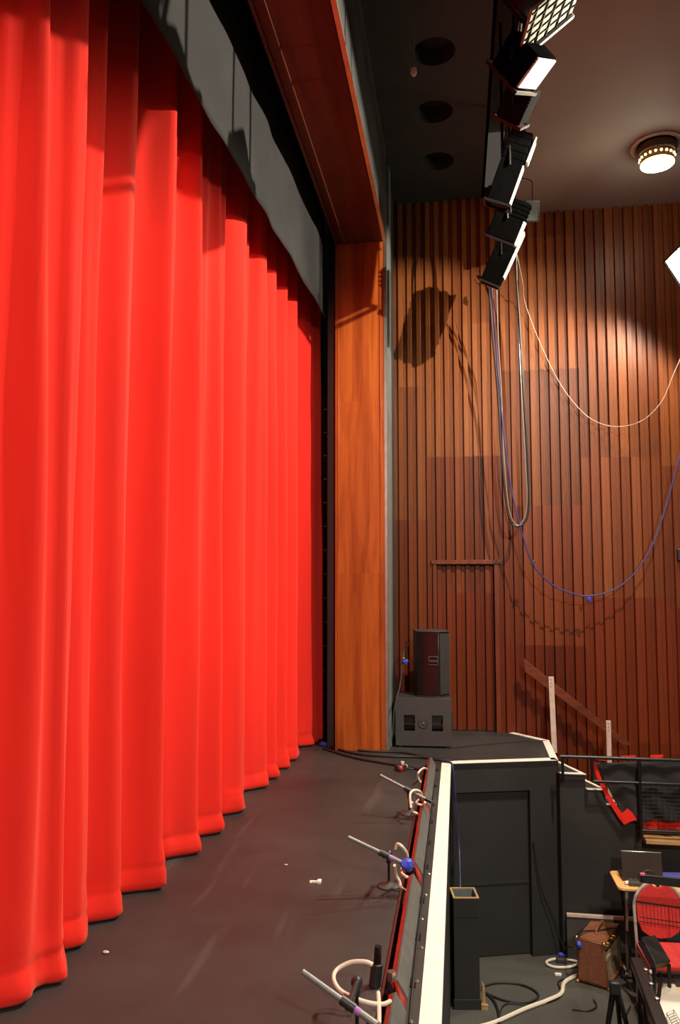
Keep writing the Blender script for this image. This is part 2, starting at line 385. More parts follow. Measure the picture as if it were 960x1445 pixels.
# ---------------------------------------------------------------- footlight trough and lids
tr = thing('footlight_trough', 'dark red footlight trough with open hinged lids along the stage edge', 'footlight trough', (TX1, 3, -.09))
org = Vector((TX1, 3, -.09))
def part(mb, name, m, parent, bevel=0, org=None):
    if org is not None:
        for i in range(len(mb.v)): mb.v[i] = mb.v[i] - org
    return mb.build(name, m, parent, bevel)
mb = MB()
mb.bb(TX0, TX1, yt0, yt1, -.09, -.08); mb.bb(TX0, TX0 + .012, yt0, yt1, -.08, .012); mb.bb(TX1 - .012, TX1, yt0, yt1, -.08, .004)
mb.bb(TX0, TX1, yt0, yt0 + .012, -.08, 0); mb.bb(TX0, TX1, yt1 - .012, yt1, -.08, 0)
part(mb, 'channel', M['channelshaded'], tr, .002, org)
def lidspan(a, b):
    ya, yb = oz(0, 0, 0), 0
    return a, b
LT = .085
for (pa, pb) in ((1072, 1133), (1140, 1221), (1238, 1386), (1402, 1600)):
    y1 = CAM.z * F / (pa - 825); y0 = CAM.z * F / (pb - 825)
    y1 = min(y1, yt1 - .02)
    tilt = math.radians(30)
    dx, dz = -math.sin(tilt) * LT, math.cos(tilt) * LT
    mb = MB(); t = .014
    base = Vector((TX1 + .012, 0, .004))
    cut = .0
    outer = [Vector((base.x, y0, base.z)), Vector((base.x, y1, base.z)), Vector((base.x + dx, y1, base.z + dz)), Vector((base.x + dx, y0 + cut, base.z + dz))]
    mb.prism(outer, (t, 0, t * math.tan(tilt)))
    lid = part(mb, 'lid', M['lidgrey'], tr, .002, org)
    mb = MB(); inn = [p + Vector((-.016, 0, -.009)) for p in outer]; mb.prism(inn, (.015, 0, .0085))
    part(mb, 'lid_lining', M['troughred'], lid, 0, org)
    mb = MB(); g0 = Vector((base.x, y0, base.z)); g1 = Vector((base.x, y0 - .13, base.z)); g2 = Vector((base.x + dx, y0, base.z + dz))
    mb.prism([g0, g2, g1], (t*.6, 0, t*.3)); part(mb, 'end_gusset', M['troughred'], lid, 0, org)
    for k in range(3):
        mb = MB(); yy = y0 + .15 + (y1 - y0 - .3) * k / 2
        mb.tube([(TX1 + .022, yy - .035, .006), (TX1 + .022, yy + .035, .006)], .006, 8)
        mb.bb(TX1 + .022, TX1 + .05, yy - .035, yy + .035, .0, .004)
        part(mb, 'hinge', M['blackmetal'], lid, 0, org)
# bolt heads along the black ledge
for i in range(9):
    y = 2.2 + i * .31
    mb = MB(); mb.lathe([(.012, 0), (.012, .004), (.007, .009), (0, .010)], (XE0 - .03 + .006 * (i % 3), y, 0), seg=12)
    single(mb, 'coach_bolt', M['steel'], 'small steel bolt head in the black ledge beside the white strip', 'bolt', 'bolt heads along the stage ledge')

# ---------------------------------------------------------------- timber wall
def wall_path():
    pts = [(XW0, YW)]; x = XW0
    while x < 2.55: x += PITCHW; pts.append((x, YW))
    a = 0; y = YW
    for i in range(40):
        a = min(a + math.radians(1.7), math.radians(50)); x += PITCHW * math.cos(a); y -= PITCHW * math.sin(a); pts.append((x, y))
    return pts
WP = wall_path()
ZTOP = 6.55
DX0, DX1 = oy(608, 900, YW).x, oy(705, 900, YW).x
ZD = 1.94
def batten_wall(mb, idx, z0f, z1f, off0=0.0):
    mb.uv = mb.uv or []
    for i in idx:
        p = Vector((*WP[i], 0)); q = Vector((*WP[i+1], 0)); d = (q - p).normalized(); n = Vector((d.y, -d.x, 0))   # n faces the room
        L_ = (q - p).length
        prof = [(0, 0), (.003, .003), (.005, .032), (.009, .036), (.056, .036), (.060, .032), (.062, .003), (.065, 0), (L_ - .004, 0), (L_ - .003, -.012), (L_, -.012), (L_, 0)]
        for j in range(len(prof) - 1):
            (u0, o0), (u1, o1) = prof[j], prof[j+1]
            a = p + d*u0 + n*(o0 + off0); b = p + d*u1 + n*(o1 + off0)
            z0, z1 = z0f(i), z1f(i)
            k = len(mb.v)
            mb.v += [Vector((a.x, a.y, z0)), Vector((b.x, b.y, z0)), Vector((b.x, b.y, z1)), Vector((a.x, a.y, z1))]
            mb.f.append((k, k+1, k+2, k+3))
            mb.uv += [(i*PITCHW + u0 + 4, z0 + 4), (i*PITCHW + u1 + 4, z0 + 4), (i*PITCHW + u1 + 4, z1 + 4), (i*PITCHW + u0 + 4, z1 + 4)]
iD = [i for i in range(len(WP)-1) if WP[i][0] >= DX0 - .03 and WP[i+1][0] <= DX1 + .05]
mb = MB()
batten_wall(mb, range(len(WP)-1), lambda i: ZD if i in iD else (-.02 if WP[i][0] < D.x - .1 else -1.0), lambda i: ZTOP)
# solid backing behind the boards
for i in range(len(WP)-1):
    p, q = WP[i], WP[i+1]; d = (Vector(q) - Vector(p)).normalized(); n = Vector((d.y, -d.x))
    if i in iD: continue
    mb.prism([(p[0] - n.x*.03, p[1] - n.y*.03, -1.0), (q[0] - n.x*.03, q[1] - n.y*.03, -1.0), (q[0] - n.x*.1, q[1] - n.y*.1, -1.0), (p[0] - n.x*.1, p[1] - n.y*.1, -1.0)], (0, 0, ZTOP + 1.0))
    for c in range(8): mb.uv.append((0.5, 0.5))
xa, xb = WP[iD[0]][0], WP[iD[-1]+1][0]
k = len(mb.v)
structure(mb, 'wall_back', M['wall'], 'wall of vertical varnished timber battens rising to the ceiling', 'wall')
# door: same boards, set back, with its own frame
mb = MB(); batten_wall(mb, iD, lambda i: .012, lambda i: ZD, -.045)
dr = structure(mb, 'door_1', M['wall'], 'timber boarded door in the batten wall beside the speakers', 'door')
mb = MB(); fy0, fy1 = YW - .055, YW + .02
mb.bb(xa - .045, xa, fy0, fy1, 0, ZD + .045); mb.bb(xb, xb + .055, fy0, fy1, 0, ZD + .045); mb.bb(xa - .06, xb + .07, fy0 - .012, fy1, ZD, ZD + .05)
structure(mb, 'trim_5', M['trimwood'], 'plain timber frame around the boarded door', 'door frame', .004)

# ---------------------------------------------------------------- proscenium: pilaster, header, fascia
PX0, PX1, PY0 = -1.265, -.735, 7.92
ZH = 5.37
mb = MB(); mb.bb(PX0, PX1, PY0, PY0 + .6, 0, 6.6)
structure(mb, 'trim_6', M['pilaster'], 'orange varnished timber pilaster beside the red curtain', 'pilaster', .006)
mb = MB()
for xx in (PX0 + .035, PX1 - .045): mb.bb(xx - .009, xx + .009, PY0 - .008, PY0 + .01, .02, ZH)
structure(mb, 'trim_7', M['pilaster'], 'thin raised beads up the edges of the orange pilaster', 'moulding', .003)
mb = MB(); mb.bb(PX0, PX1 - .02, -1.5, PY0 + .02, ZH, 6.7)
for xx in (PX0 + .02, PX0 + .1): mb.bb(xx - .01, xx + .01, -1.5, PY0, ZH - .02, ZH)
structure(mb, 'trim_8', M['header'], 'dark timber header beam spanning above the stage front', 'beam')
# fascia of the proscenium on the auditorium side: above the header and back from the pilaster to the timber wall
mb = MB(); mb.bb(PX1 - .02, PX1 + .02, -1.5, PY0, ZH + .03, 6.6); mb.bb(PX1 - .03, PX1 + .002, PY0 + .03, YW, 0, 6.6)
structure(mb, 'wall_proscenium', M['fascia'], 'narrow dark grey return wall between pilaster and timber wall', 'wall')
mb = MB(); mb.bb(PX1 - .012, PX1 + .024, -1.5, PY0 + .01, ZH - .004, ZH + .032); mb.bb(PX1 - .006, PX1 + .024, PY0 - .006, PY0 + .032, .02, ZH + .02)
structure(mb, 'trim_9', M['metaltrim'], 'thin metal edge strip along the header and down the pilaster', 'edge strip')
mb = MB(); mb.bb(PX1, PX1 + .03, 8.22, 8.42, 0, 6.4)
structure(mb, 'trim_10', M['greypaint'], 'upright grey conduit on the return wall behind the pilaster', 'conduit')
mb = MB(); mb.bb(-2.6, PX0 + .01, 8.62, 8.70, 0, 6.6); mb.bb(PX0 - .10, PX0 + .01, PY0 + .12, 8.62, 0, 6.6)
structure(mb, 'wall_stage', M['blackwall'], 'black flat closing the gap between curtain and pilaster', 'wall')
mb = MB(); mb.bb(-4.0, -3.9, -1.5, 8.4, 0, 6.7)
structure(mb, 'wall_upstage', M['blackwall'], 'black wall hidden behind the red curtain', 'wall')

# ---------------------------------------------------------------- ceiling
def ring_hole_ceiling(mb, x0, x1, y0, y1, z, holes, seg=40):
    """flat ceiling strip with round holes: cells around each hole"""
    ys = [y0]; 
    for (hx, hy, hr) in holes: ys += [hy - hr*1.6, hy + hr*1.6]
    ys.append(y1)
    for i in range(0, len(ys) - 1, 2): mb.quad((x0, ys[i], z), (x0, ys[i+1], z), (x1, ys[i+1], z), (x1, ys[i], z))
    for (hx, hy, hr) in holes:
        a0, a1 = hy - hr*1.6, hy + hr*1.6
        def edge(an):
            dx, dy = math.cos(an), math.sin(an); t = 1e9
            if dx > 1e-9: t = min(t, (x1 - hx)/dx)
            if dx < -1e-9: t = min(t, (x0 - hx)/dx)
            if dy > 1e-9: t = min(t, (a1 - hy)/dy)
            if dy < -1e-9: t = min(t, (a0 - hy)/dy)
            return Vector((hx + dx*t, hy + dy*t, z))
        angs = sorted([2*PI*k/seg for k in range(seg)] + [math.atan2(cy - hy, cx - hx) % (2*PI) for cx in (x0, x1) for cy in (a0, a1)])
        for k in range(len(angs)):
            b0, b1 = angs[k], angs[(k+1) % len(angs)]
            h0 = Vector((hx + math.cos(b0)*hr, hy + math.sin(b0)*hr, z)); h1 = Vector((hx + math.cos(b1)*hr, hy + math.sin(b1)*hr, z))
            mb.quad(edge(b0), h0, h1, edge(b1))
            up = Vector((0, 0, .17)); mb.quad(h0, h0 + up, h1 + up, h1)
        n = len(mb.v); mb.v += [Vector((hx + math.cos(2*PI*k/seg)*hr, hy + math.sin(2*PI*k/seg)*hr, z + .17)) for k in range(seg)]
        mb.f.append(tuple(n + k for k in reversed(range(seg))))
ZS, ZB = 6.40, 6.17
SX1 = .375
holes = [(oz(px, py, ZS).x, oz(px, py, ZS).y, .185) for px, py in ((613, 73), (613, 158), (617, 228))]
d3 = holes[1][1] - holes[0][1]
allh = [(holes[0][0], holes[0][1] - d3*k, .185) for k in range(6, 0, -1)] + holes
mb = MB(); ring_hole_ceiling(mb, PX1, SX1, -1.5, YW + .1, ZS, allh)
mb.bb(SX1 - .03, SX1, -1.5, YW + .1, ZS, ZS + .9)
structure(mb, 'ceiling', M['soffit'], 'black soffit with a row of round recesses over the stage front', 'ceiling')
mb = MB()
mb.bb(SX1, .72, -1.5, YW + .1, ZS + .9, ZS + .95)
mb.prism([(.72, -1.5, ZB), (6, -1.5, ZB), (6, YW + .1, ZB), (.72, YW + .1, ZB)], (0, 0, .06)); mb.bb(.72, .75, -1.5, YW + .1, ZB + .06, ZS + .95)
structure(mb, 'ceiling_auditorium', M['brownceil'], 'smooth brown auditorium ceiling beyond the lighting slot', 'ceiling')

# pull cord hanging from the nearest visible recess
p0 = oz(584, 20, ZS); p1 = ox(584, 100, p0.x)
p0 = Vector((p0.x, p0.y, ZS))
t = thing('suspended_weight', 'thin cord with a small pale weight hanging from the black soffit', 'cord', p0)
q = oy(584, 100, p0.y); zz = q.z - ZS
mb = MB(); mb.tube([(0, 0, 0), (q.x - p0.x, 0, zz)], .0045, 6); mb.build('cord', M['cable_g'], t)
mb = MB(); mb.lathe([(.006, .03), (.022, .02), (.026, -.02), (.012, -.045)], (q.x - p0.x, 0, zz), seg=14); mb.build('weight', M['cream'], t)

# ---------------------------------------------------------------- ceiling downlight
c = oz(927, 205, ZB)
t = thing('ceiling_light', 'round drum downlight with perforated brass band on the brown ceiling', 'light', c)
mb = MB(); 
prof = [(.19, 0), (.25, 0), (.255, -.014), (.24, -.026), (.21, -.018), (.19, 0)]
mb.lathe(prof, seg=48); mb.build('trim_ring', M['trimring'], t)
ax = Vector((0, 0, 1))
mb = MB(); mb.lathe([(.10, 0), (.185, -.02), (.188, -.10), (.168, -.105)], seg=48); mb.build('drum', M['brownring'], t)
mb = MB(); mb.lathe([(.166, -.10), (.168, -.18), (.176, -.182), (.176, -.20), (.164, -.20)], seg=48); bd = mb.build('perforated_band', M['brass'], t)
mb = MB()
for k in range(20):
    a = 2*PI*k/20; mb.ball((math.cos(a)*.168, math.sin(a)*.168, -.142), .013, seg=8)
mb.build('lit_perforation', M['lithole'], bd)['kind'] = 'stuff'
mb = MB(); mb.lathe([(.163, -.190), (.163, -.204), (.10, -.212), (.0, -.215)], seg=48); mb.build('diffuser', M['diffuser'], t)

# ---------------------------------------------------------------- curtains
def base_x(y):
    """line of the fold fronts on the floor"""
    if y <= RX[0][0]: return RX[0][1] - .03*(RX[0][0] - y)
    for (a, xa_), (b, xb2) in zip(RX, RX[1:]):
        if a <= y <= b: q = (y - a)/(b - a); return xa_ + (xb2 - xa_)*q
    return RX[-1][1] + .22*(y - RX[-1][0])
def curtain(name, label, y0, y1, ridges, xoff, seed, edge=None):
    """ridges: y positions where a fold comes forward at the hem"""
    rnd = random.Random(seed)
    ny = int((y1 - y0) / .014); zs = [0.012, .03, .06, .10, .125, .14, .155, .17, .20, .26] + [.34 + i*.12 for i in range(45)]
    zs = [z for z in zs if z <= 5.55]
    rid = sorted(ridges)
    def hem(y):
        # distance to fold: rounded fronts with tight valleys on the far side
        for i in range(len(rid) - 1):
            if rid[i] <= y <= rid[i+1]:
                w = rid[i+1] - rid[i]; t = (y - rid[i]) / w
                amp = min(.20, .42 * w)
                # a face that runs back from the ridge, then turns sharply forward to the next
                k = .70
                if t < k: q = t / k; v = 1 - q*q*(3 - 2*q)*.85 - q*.15
                else:
                    q = (t - k) / (1 - k); v = .55*q + .45*q*q*(3 - 2*q)
                return (v - 1) * amp
        return -.05
    mb = MB(); 
    for zi, z in enumerate(zs):
        h = min(1, z / 4.6)
        for j in range(ny + 1):
            y = y0 + (y1 - y0) * j / ny
            lean = .035 * noise.noise(Vector((y*1.3, z*.35, seed))) * (1 - h*.5) + .012 * math.sin(z*1.1 + y*3)
            yy = y + lean
            low = hem(yy)
            ph = yy*46 + 1.5*noise.noise(Vector((yy*1.7, z*.10, seed*3.1)))*2.2
            fine = abs(math.sin(ph*.5))**1.3 * (.026 + .014*noise.noise(Vector((yy*2, z*.3, 5))))
            ph2 = yy*21 + 2*noise.noise(Vector((yy*.9, z*.08, seed*1.7)))*2
            mid = abs(math.sin(ph2*.5))**1.3
            x = low*(1 - .40*h) - fine*(.55 + .45*h) - mid*.060*(.15 + .85*h)
            x += .008*noise.noise(Vector((y*9, z*1.2, seed)))
            # slack above the hem: cloth breaks and swells a little as it meets the floor
            if z < .3:
                s = 1 - z/.3
                x += .022*s*s + .04*s*noise.noise(Vector((y*7, z*9, seed*2)))
            if .118 < z < .15: x -= .006
            if z < .02: x -= .02
            mb.v.append(Vector((xoff + base_x(y) + x, y, z + (max(0, .028*noise.noise(Vector((y*3.1, 2, seed)))) if z < .13 else 0))))
    w = ny + 1
    for i in range(len(zs) - 1):
        for j in range(ny):
            a = i*w + j; mb.f.append((a, a+1, a+w+1, a+w))
    o = mb.build(name, M['red'], None, 0, origin=(-1.6, y0, 0), angle=80)
    md = o.modifiers.new('cloth', 'SOLIDIFY'); md.thickness = .008; md.offset = 0
    return tag(o, label, 'curtain', 'red house curtain')
XC = -.045
rp = [oz(px, py, .01) for px, py in ((57, 1412), (105, 1388), (128, 1340), (175, 1298), (242, 1252), (290, 1203), (322, 1176), (350, 1147), (383, 1111), (397, 1098), (413, 1083), (427, 1072), (447, 1052))]
ry = [p.y for p in rp]; RX = [(p.y, p.x) for p in rp]
near_r = [-1.4, -.9, -.45, .1, .55, .95, 1.35, 1.7, 2.05, 2.4] + [y for y in ry if y > 2.5 and y <= ry[4] + .01] + [ry[4] + .35]
curtain('stage_curtain', 'nearer half of the floor-length red velvet stage curtain', -1.3, ry[4] + .06, near_r, XC, 3)
far_r = [ry[4] - .05] + ry[5:] + [8.26, 8.42, 8.58]
curtain('stage_curtain', 'farther half of the floor-length red stage curtain, next to the timber pilaster', ry[4] + .02, ry[-1] + .36, far_r, XC, 8)

# black border cloth over the curtain tops
mb = MB(); ny = 260; zs = [4.60, 4.66, 4.8, 5.0, 5.2, 5.4, 5.6, 5.9]
xb_ = -1.385
for z in zs:
    for j in range(ny + 1):
        y = -1.4 + (8.0 + 1.4)*j/ny
        x = xb_ + .028*(y - 8) + .007*math.sin(y*7 + math.sin(y*2.3)) + .008*noise.noise(Vector((y*4, z, 2)))
        mb.v.append(Vector((x, y, z)))
for i in range(len(zs)-1):
    for j in range(ny):
        a = i*(ny+1) + j; mb.f.append((a, a+1, a+ny+2, a+ny+1))
o = mb.build('border_cloth', M['bordercloth'], origin=(xb_, 3, 4.6), angle=80)
md = o.modifiers.new('cloth', 'SOLIDIFY'); md.thickness = .008
tag(o, 'black border cloth hanging under the header and hiding the curtain tops', 'border cloth')
mb = MB(); mb.tube([(xb_ - .30, -1.4, 5.93), (xb_ - .03, 8.1, 5.93)], .024, 12); mb.bb(-1.75, -1.2, -1.4, 8.1, 5.955, 5.985)
single(mb, 'curtain_track', M['blackmetal'], 'black track bar holding the border cloth under the header', 'bar')

# slim lit ladder glimpsed backstage between curtain and black flat
lx = oy(458, 700, 8.30)
t = thing('rigging_ladder', 'slim metal ladder glimpsed in the gap between curtain and black flat', 'ladder', (oy(459, 700, 8.54).x, 8.54, 0))
for sx in (-.016, .016):
    mb = MB(); mb.tube([(sx*1.2, 0, 0), (sx*1.2, 0, 3.9)], .006, 8); mb.build('upright', M['brass'], t)
for k in range(14):
    mb = MB(); mb.tube([(-.019, 0, .2 + k*.27), (.019, 0, .2 + k*.27)], .007, 8); mb.build('rung', M['steel'], t)

# ---------------------------------------------------------------- speakers on the side stage
sb_l = oz(559, 1056, 0); sb_r = oz(637, 1055, 0)
pang = math.atan2((sb_r - sb_l).y, (sb_r - sb_l).x); ang = pang*.2; sw = (sb_r - sb_l).length
sh, sd = .505, .52
cen = (sb_l + sb_r)/2
t = thing('subwoofer', 'black square subwoofer cabinet with two ports on the side stage floor', 'speaker', (cen.x, cen.y, 0), ang)
mb = MB()
# front baffle with real openings, built from bars around two ports and the centre roundel
w2 = sw/2; pw, ph_, pz = .115, .165, .255; pc = w2 - .145
zt, zb_ = pz + ph_/2, pz - ph_/2
mb.bb(-w2, w2, .02, sd, .02, .03); mb.bb(-w2, w2, .02, sd, sh - .02, sh); mb.bb(-w2, -w2 + .02, .02, sd, .03, sh - .02); mb.bb(w2 - .02, w2, .02, sd, .03, sh - .02); mb.bb(-w2, w2, sd - .02, sd, .03, sh - .02)
mb.bb(-w2, w2, 0, .02, .02, zb_); mb.bb(-w2, w2, 0, .02, zt, sh)
for a, b in ((-w2, -pc - pw/2), (-pc + pw/2, pc - pw/2), (pc + pw/2, w2)): mb.bb(a, b, 0, .02, zb_, zt)
mb.build('cabinet', M['cab'], t)
for s in (-1, 1):
    mb = MB(); mb.bb(s*pc - pw/2, s*pc + pw/2, .10, .11, zb_, zt); mb.bb(s*pc - pw/2, s*pc + pw/2, .004, .1, pz - .022, pz - .006)
    mb.build('port', M['gloss'], t)
mb = MB(); mb.lathe([(.052, -.0), (.052, .008), (.046, .011), (.04, .006), (.006, .006), (.006, .012), (0, .012)], (0, 0, pz), (0, -1, 0), 28); dl = mb.build('badge', M['grille'], t)
mb = MB(); mb.lathe([(.010, .010), (.008, .014), (0, .015)], (0, 0, pz), (0, -1, 0), 12); mb.build('badge_centre', M['steel'], dl)
for sx in (-1, 1):
    for yy in (.05, sd - .05):
        mb = MB(); mb.lathe([(.022, 0), (.020, .021)], (sx*(w2 - .05), yy, 0), seg=14); mb.build('foot', M['black'], t)
mb = MB(); mb.bb(w2, w2 + .02, .18, .30, .16, .36); mb.build('side_handle', M['black'], t, .005)
sub_t = t; sub_c = cen

# PA cabinet standing on top
pa_h = .70
PAx = .02; d_ = Vector((math.cos(ang), math.sin(ang), 0)); nrm = Vector((-math.sin(ang), math.cos(ang), 0))
pp = cen + d_*(.10) + nrm*.30
t = thing('loudspeaker', 'tall black loudspeaker with angled grille standing on the subwoofer', 'speaker', (pp.x, pp.y, sh), pang)
# plan outline: back-left, left front corner, centre facet, right front, right rear
out = [(-.19, .12), (-.19, -.10), (-.085, -.185), (.035, -.225), (.17, -.09), (.165, .10), (.09, .19), (-.12, .19)]
mb = MB(); mb.prism([(x, y, .012) for x, y in out], (0, 0, pa_h - .024)); body = mb.build('cabinet', M['gloss'], t, .008)
mb = MB(); mb.prism([(x*1.03, y*1.03, pa_h - .014) for x, y in out], (0, 0, .014)); mb.build('top_cap', M['cab'], t, .004)
mb = MB(); mb.prism([(x*1.02, y*1.02, 0) for x, y in out], (0, 0, .014)); mb.build('base_cap', M['black'], t, .004)
def facet(i, name, m, inset=.012, z0=.03, z1=pa_h - .03, lift=.007):
    a = Vector((*out[i], 0)); b = Vector((*out[i+1], 0)); e = (b - a).normalized(); n = Vector((e.y, -e.x, 0))
    a += e*inset; b -= e*inset
    mb = MB(); mb.prism([(a.x, a.y, z0), (b.x, b.y, z0), (b.x, b.y, z1), (a.x, a.y, z1)], n*lift)
    return mb.build(name, m, t, .002)
facet(3, 'front_grille', M['grille'])
g = facet(4, 'side_panel', M['cab'])
# recessed hand grip on the centre facet
a = Vector((*out[2], 0)); b = Vector((*out[3], 0)); e = (b - a).normalized(); n = Vector((e.y, -e.x, 0)); mid = (a + b)/2
rot = Matrix(((e.x, n.x, 0), (e.y, n.y, 0), (0, 0, 1)))
mb = MB()
for zz in (.345, .43): mb.box(mid + n*.004 + Vector((0, 0, zz)), (.10, .012, .012), rot)
for u in (-.048, .048): mb.box(mid + n*.004 + e*u + Vector((0, 0, .388)), (.010, .012, .09), rot)
mb.box(mid + n*.016 + Vector((0, 0, .385)), (.096, .012, .02), rot)
mb.build('grip', M['cab'], t, .002)

# cable from the loudspeaker down behind the subwoofer, with blue tape
v0 = od(577, 908, 8.45); v1 = od(569, 925, 8.3); v2 = od(565, 965, 8.2); v3 = od(557, 1000, 8.1); v4 = od(554, 1035, 8.05); v5 = oz(549, 1058, .02)
t = thing('speaker_cable', 'black cable dropping from the loudspeaker beside the pilaster', 'cable', v5)
mb = MB(); mb.tube([p - v5 for p in (v0, v1, v2, v3, v4, v5)], .008, 8, smooth=8); mb.build('cable', M['cable_k'], t)
bt = od(572, 934, 8.25)
mb = MB(); mb.ball(bt - v5, .03, 1.2, .8, .9, 12, .4); mb.build('tape_tag', M['bluetape'], t)
bt2 = od(570, 929, 8.25)
mb = MB(); mb.ball(bt2 - v5, .012, 1, 1, 1.2, 8); mb.build('plug', M['brass'], t)

# ---------------------------------------------------------------- cables along the back of the stage
def cable(name, pts, r, m, label, cat='cable', group=None, seg=8, smooth=10, closed=False):
    mb = MB(); mb.tube(pts, r, seg, closed, smooth); return single(mb, name, m, label, cat, group)
def gz(*pp, z=.01): return [oz(x, y, z) for x, y in pp]
cable('stage_cable', gz((462, 1052), (500, 1063), (545, 1067), (590, 1068), (628, 1072), z=.014), .012, M['cable_k'], 'thick black cable running from the curtain past the pilaster base')
cable('stage_cable', gz((456, 1056), (500, 1069), (550, 1078), (590, 1085), (606, 1088), z=.012), .011, M['cable_k'], 'black cable running from the curtain to the footlight trough')
cable('stage_cable', gz((459, 1050), (510, 1059), (570, 1062), (612, 1071), (640, 1073), z=.012), .010, M['cable_k'], 'black cable lying closest to the subwoofer front')
cable('floor_cable', gz((632, 1056), (690, 1050), (740, 1046), (768, 1045), z=.006), .004, M['cable_k'], 'thin dark cable across the side stage by the subwoofer')
mb = MB(); p = oz(457, 1050, .02)
mb.ball(p, .035, 1.3, .9, .7, 14, .5); mb.v = [Vector((v.x, v.y, max(v.z, .001))) for v in mb.v]
single(mb, 'tape_lump', M['bluetape'], 'crumpled dark blue tape on the floor at the curtain end', 'tape')
# little connector box with red button
p = oz(566, 1087, 0)
t = thing('connector_box', 'small dark connector box with a red button on the stage floor', 'box', p, .5)
mb = MB(); mb.bb(-.05, .05, -.03, .03, 0, .05); mb.build('body', M['black'], t, .006)
mb = MB(); mb.lathe([(.02, 0), (.02, .02), (.012, .028)], (-.02, -.03, .028), (0, -1, 0), 16); mb.build('button', M['redplastic'], t)
mb = MB(); mb.bb(.0, .03, -.015, .015, .05, .08); mb.bb(.034, .06, -.02, .01, .02, .05); mb.build('plug', M['palegrey'], t, .004)
mb = MB(); mb.tube([(.05, 0, .02), (.12, -.02, .008), (.2, .01, .008), (.3, .06, .008)], .005, 6, smooth=6); mb.build('lead', M['cable_k'], t)
# white scraps on the stage
p = oz(446, 1246, 0)
mb = MB(); mb.box(p + Vector((-.01, 0, .006)), (.045, .014, .012)); mb.box(p + Vector((.018, .004, .008)), (.022, .038, .016)); mb.box(p + Vector((-.03, .0, .005)), (.012, .024, .010))
single(mb, 'plastic_peg', M['offwhite'], 'small white plastic peg lying on the open stage floor', 'peg', bevel=.002)
for (px, py, s, lab) in ((149, 1345, .014, 'pale scrap on the stage floor near the curtain hem at the front'), (404, 1221, .010, 'tiny pale scrap on the stage floor beyond the white peg')):
    p = oz(px, py, 0); mb = MB(); mb.ball(p + Vector((0, 0, s*.4)), s, 1.2, .7, .4, 8, .4)
    single(mb, 'paper_scrap', M['cream'], lab, 'scrap')

# ---------------------------------------------------------------- microphones
def mic(base_px, tip_px, tail_px, ztip, ztail, label, loop, tapecol=None, band=True, base_r=.065):
    b = oz(*base_px, 0); tip = oz(*tip_px, ztip); tail = oz(*tail_px, ztail)
    t = thing('shotgun_microphone', label, 'microphone', b, 0, 'stage float microphones')
    T = tip - b; Q = tail - b; ax = (T - Q).normalized(); L_ = (T - Q).length
    mb = MB(); mb.tube([Q + ax*L_*.30, T], .0105, 14); tb = mb.build('interference_tube', M['micgrey'], t)
    mb = MB(); mb.tube([Q, Q + ax*L_*.30], .0125, 14); mb.build('body', M['micgrey'], t)
    if band: mb = MB(); p = Q + ax*L_*.22; mb.tube([p, p + ax*.02], .0135, 14); mb.build('colour_band', M['purple'], t)
    # table stand
    mb = MB(); mb.lathe([(base_r, 0), (base_r, .008), (base_r*.8, .016), (.02, .022), (.011, .03)], seg=32); mb.build('base', M['cab'], t)
    clip = Q + ax*L_*.38
    top = Vector((0, 0, max(.08, clip.z - .05)))
    mb = MB(); mb.tube([(0, 0, .02), top], .007, 10); mb.build('stem', M['blackmetal'], t)
    mb = MB(); mb.tube([top - Vector((0, 0, .045)), top], .015, 12); mb.tube([top, clip - Vector((0, 0, .012))], .011, 10); mb.tube([clip - ax*.028, clip + ax*.028], .0175, 14)
    mb.ball(top, .024, 1, 1, 1, 12); mb.build('clip', M['black'], t)
    mb = MB(); mb.tube([Q - ax*.055, Q], .0125, 12); mb.build('plug', M['blackmetal'], t)
    for lp in loop:
        pts = []
        for (px, py, z) in lp: pts.append(oz(px, py, z) - b)
        mb = MB(); mb.tube(pts, .0085, 10, smooth=10); mb.build('cable_loop', M['cable_w'], t)
    if tapecol:
        mb = MB(); mb.ball(Q - ax*.01 + Vector((0, 0, .004)), .036, 1.1, 1.0, .9, 16, .35); mb.build('tape_wrap', tapecol, t)
    return t
mic((578, 1149), (537, 1094), (600, 1127), .30, .16, 'farthest long grey stage microphone on a round black stand',
    [[(600, 1132, .12), (596, 1136, .09), (588, 1133, .10), (592, 1128, .12)], [(580, 1140, .12), (579, 1121, .20), (585, 1115, .22), (593, 1117, .20), (596, 1124, .14)], [(582, 1132, .12), (582, 1144, .05), (589, 1148, .03), (594, 1152, .02), (600, 1156, -.03)]], None, False)
mic((549, 1251), (491, 1181), (573, 1220), .32, .17, 'long grey stage microphone wrapped with blue tape at its tail',
    [[(558, 1198, .20), (561, 1191, .23), (568, 1195, .22), (575, 1206, .16), (573, 1216, .10), (568, 1224, .07), (567, 1232, .06), (575, 1238, .05), (582, 1238, .04)], [(557, 1221, .16), (559, 1234, .09), (564, 1244, .05), (566, 1252, .02), (573, 1257, -.03)]], M['bluetape'])
mic((504, 1460), (427, 1371), (532, 1446), .32, .19, 'nearest grey stage microphone with a large cream cable loop',
    [[(526, 1361, .17), (515, 1357, .18), (495, 1358, .17), (476, 1368, .15), (471, 1381, .14), (479, 1396, .12), (497, 1407, .11), (520, 1415, .10), (540, 1417, .09), (551, 1413, .08)], [(534, 1401, .08), (535, 1420, .09), (535, 1450, .10), (533, 1490, .05)]], None)
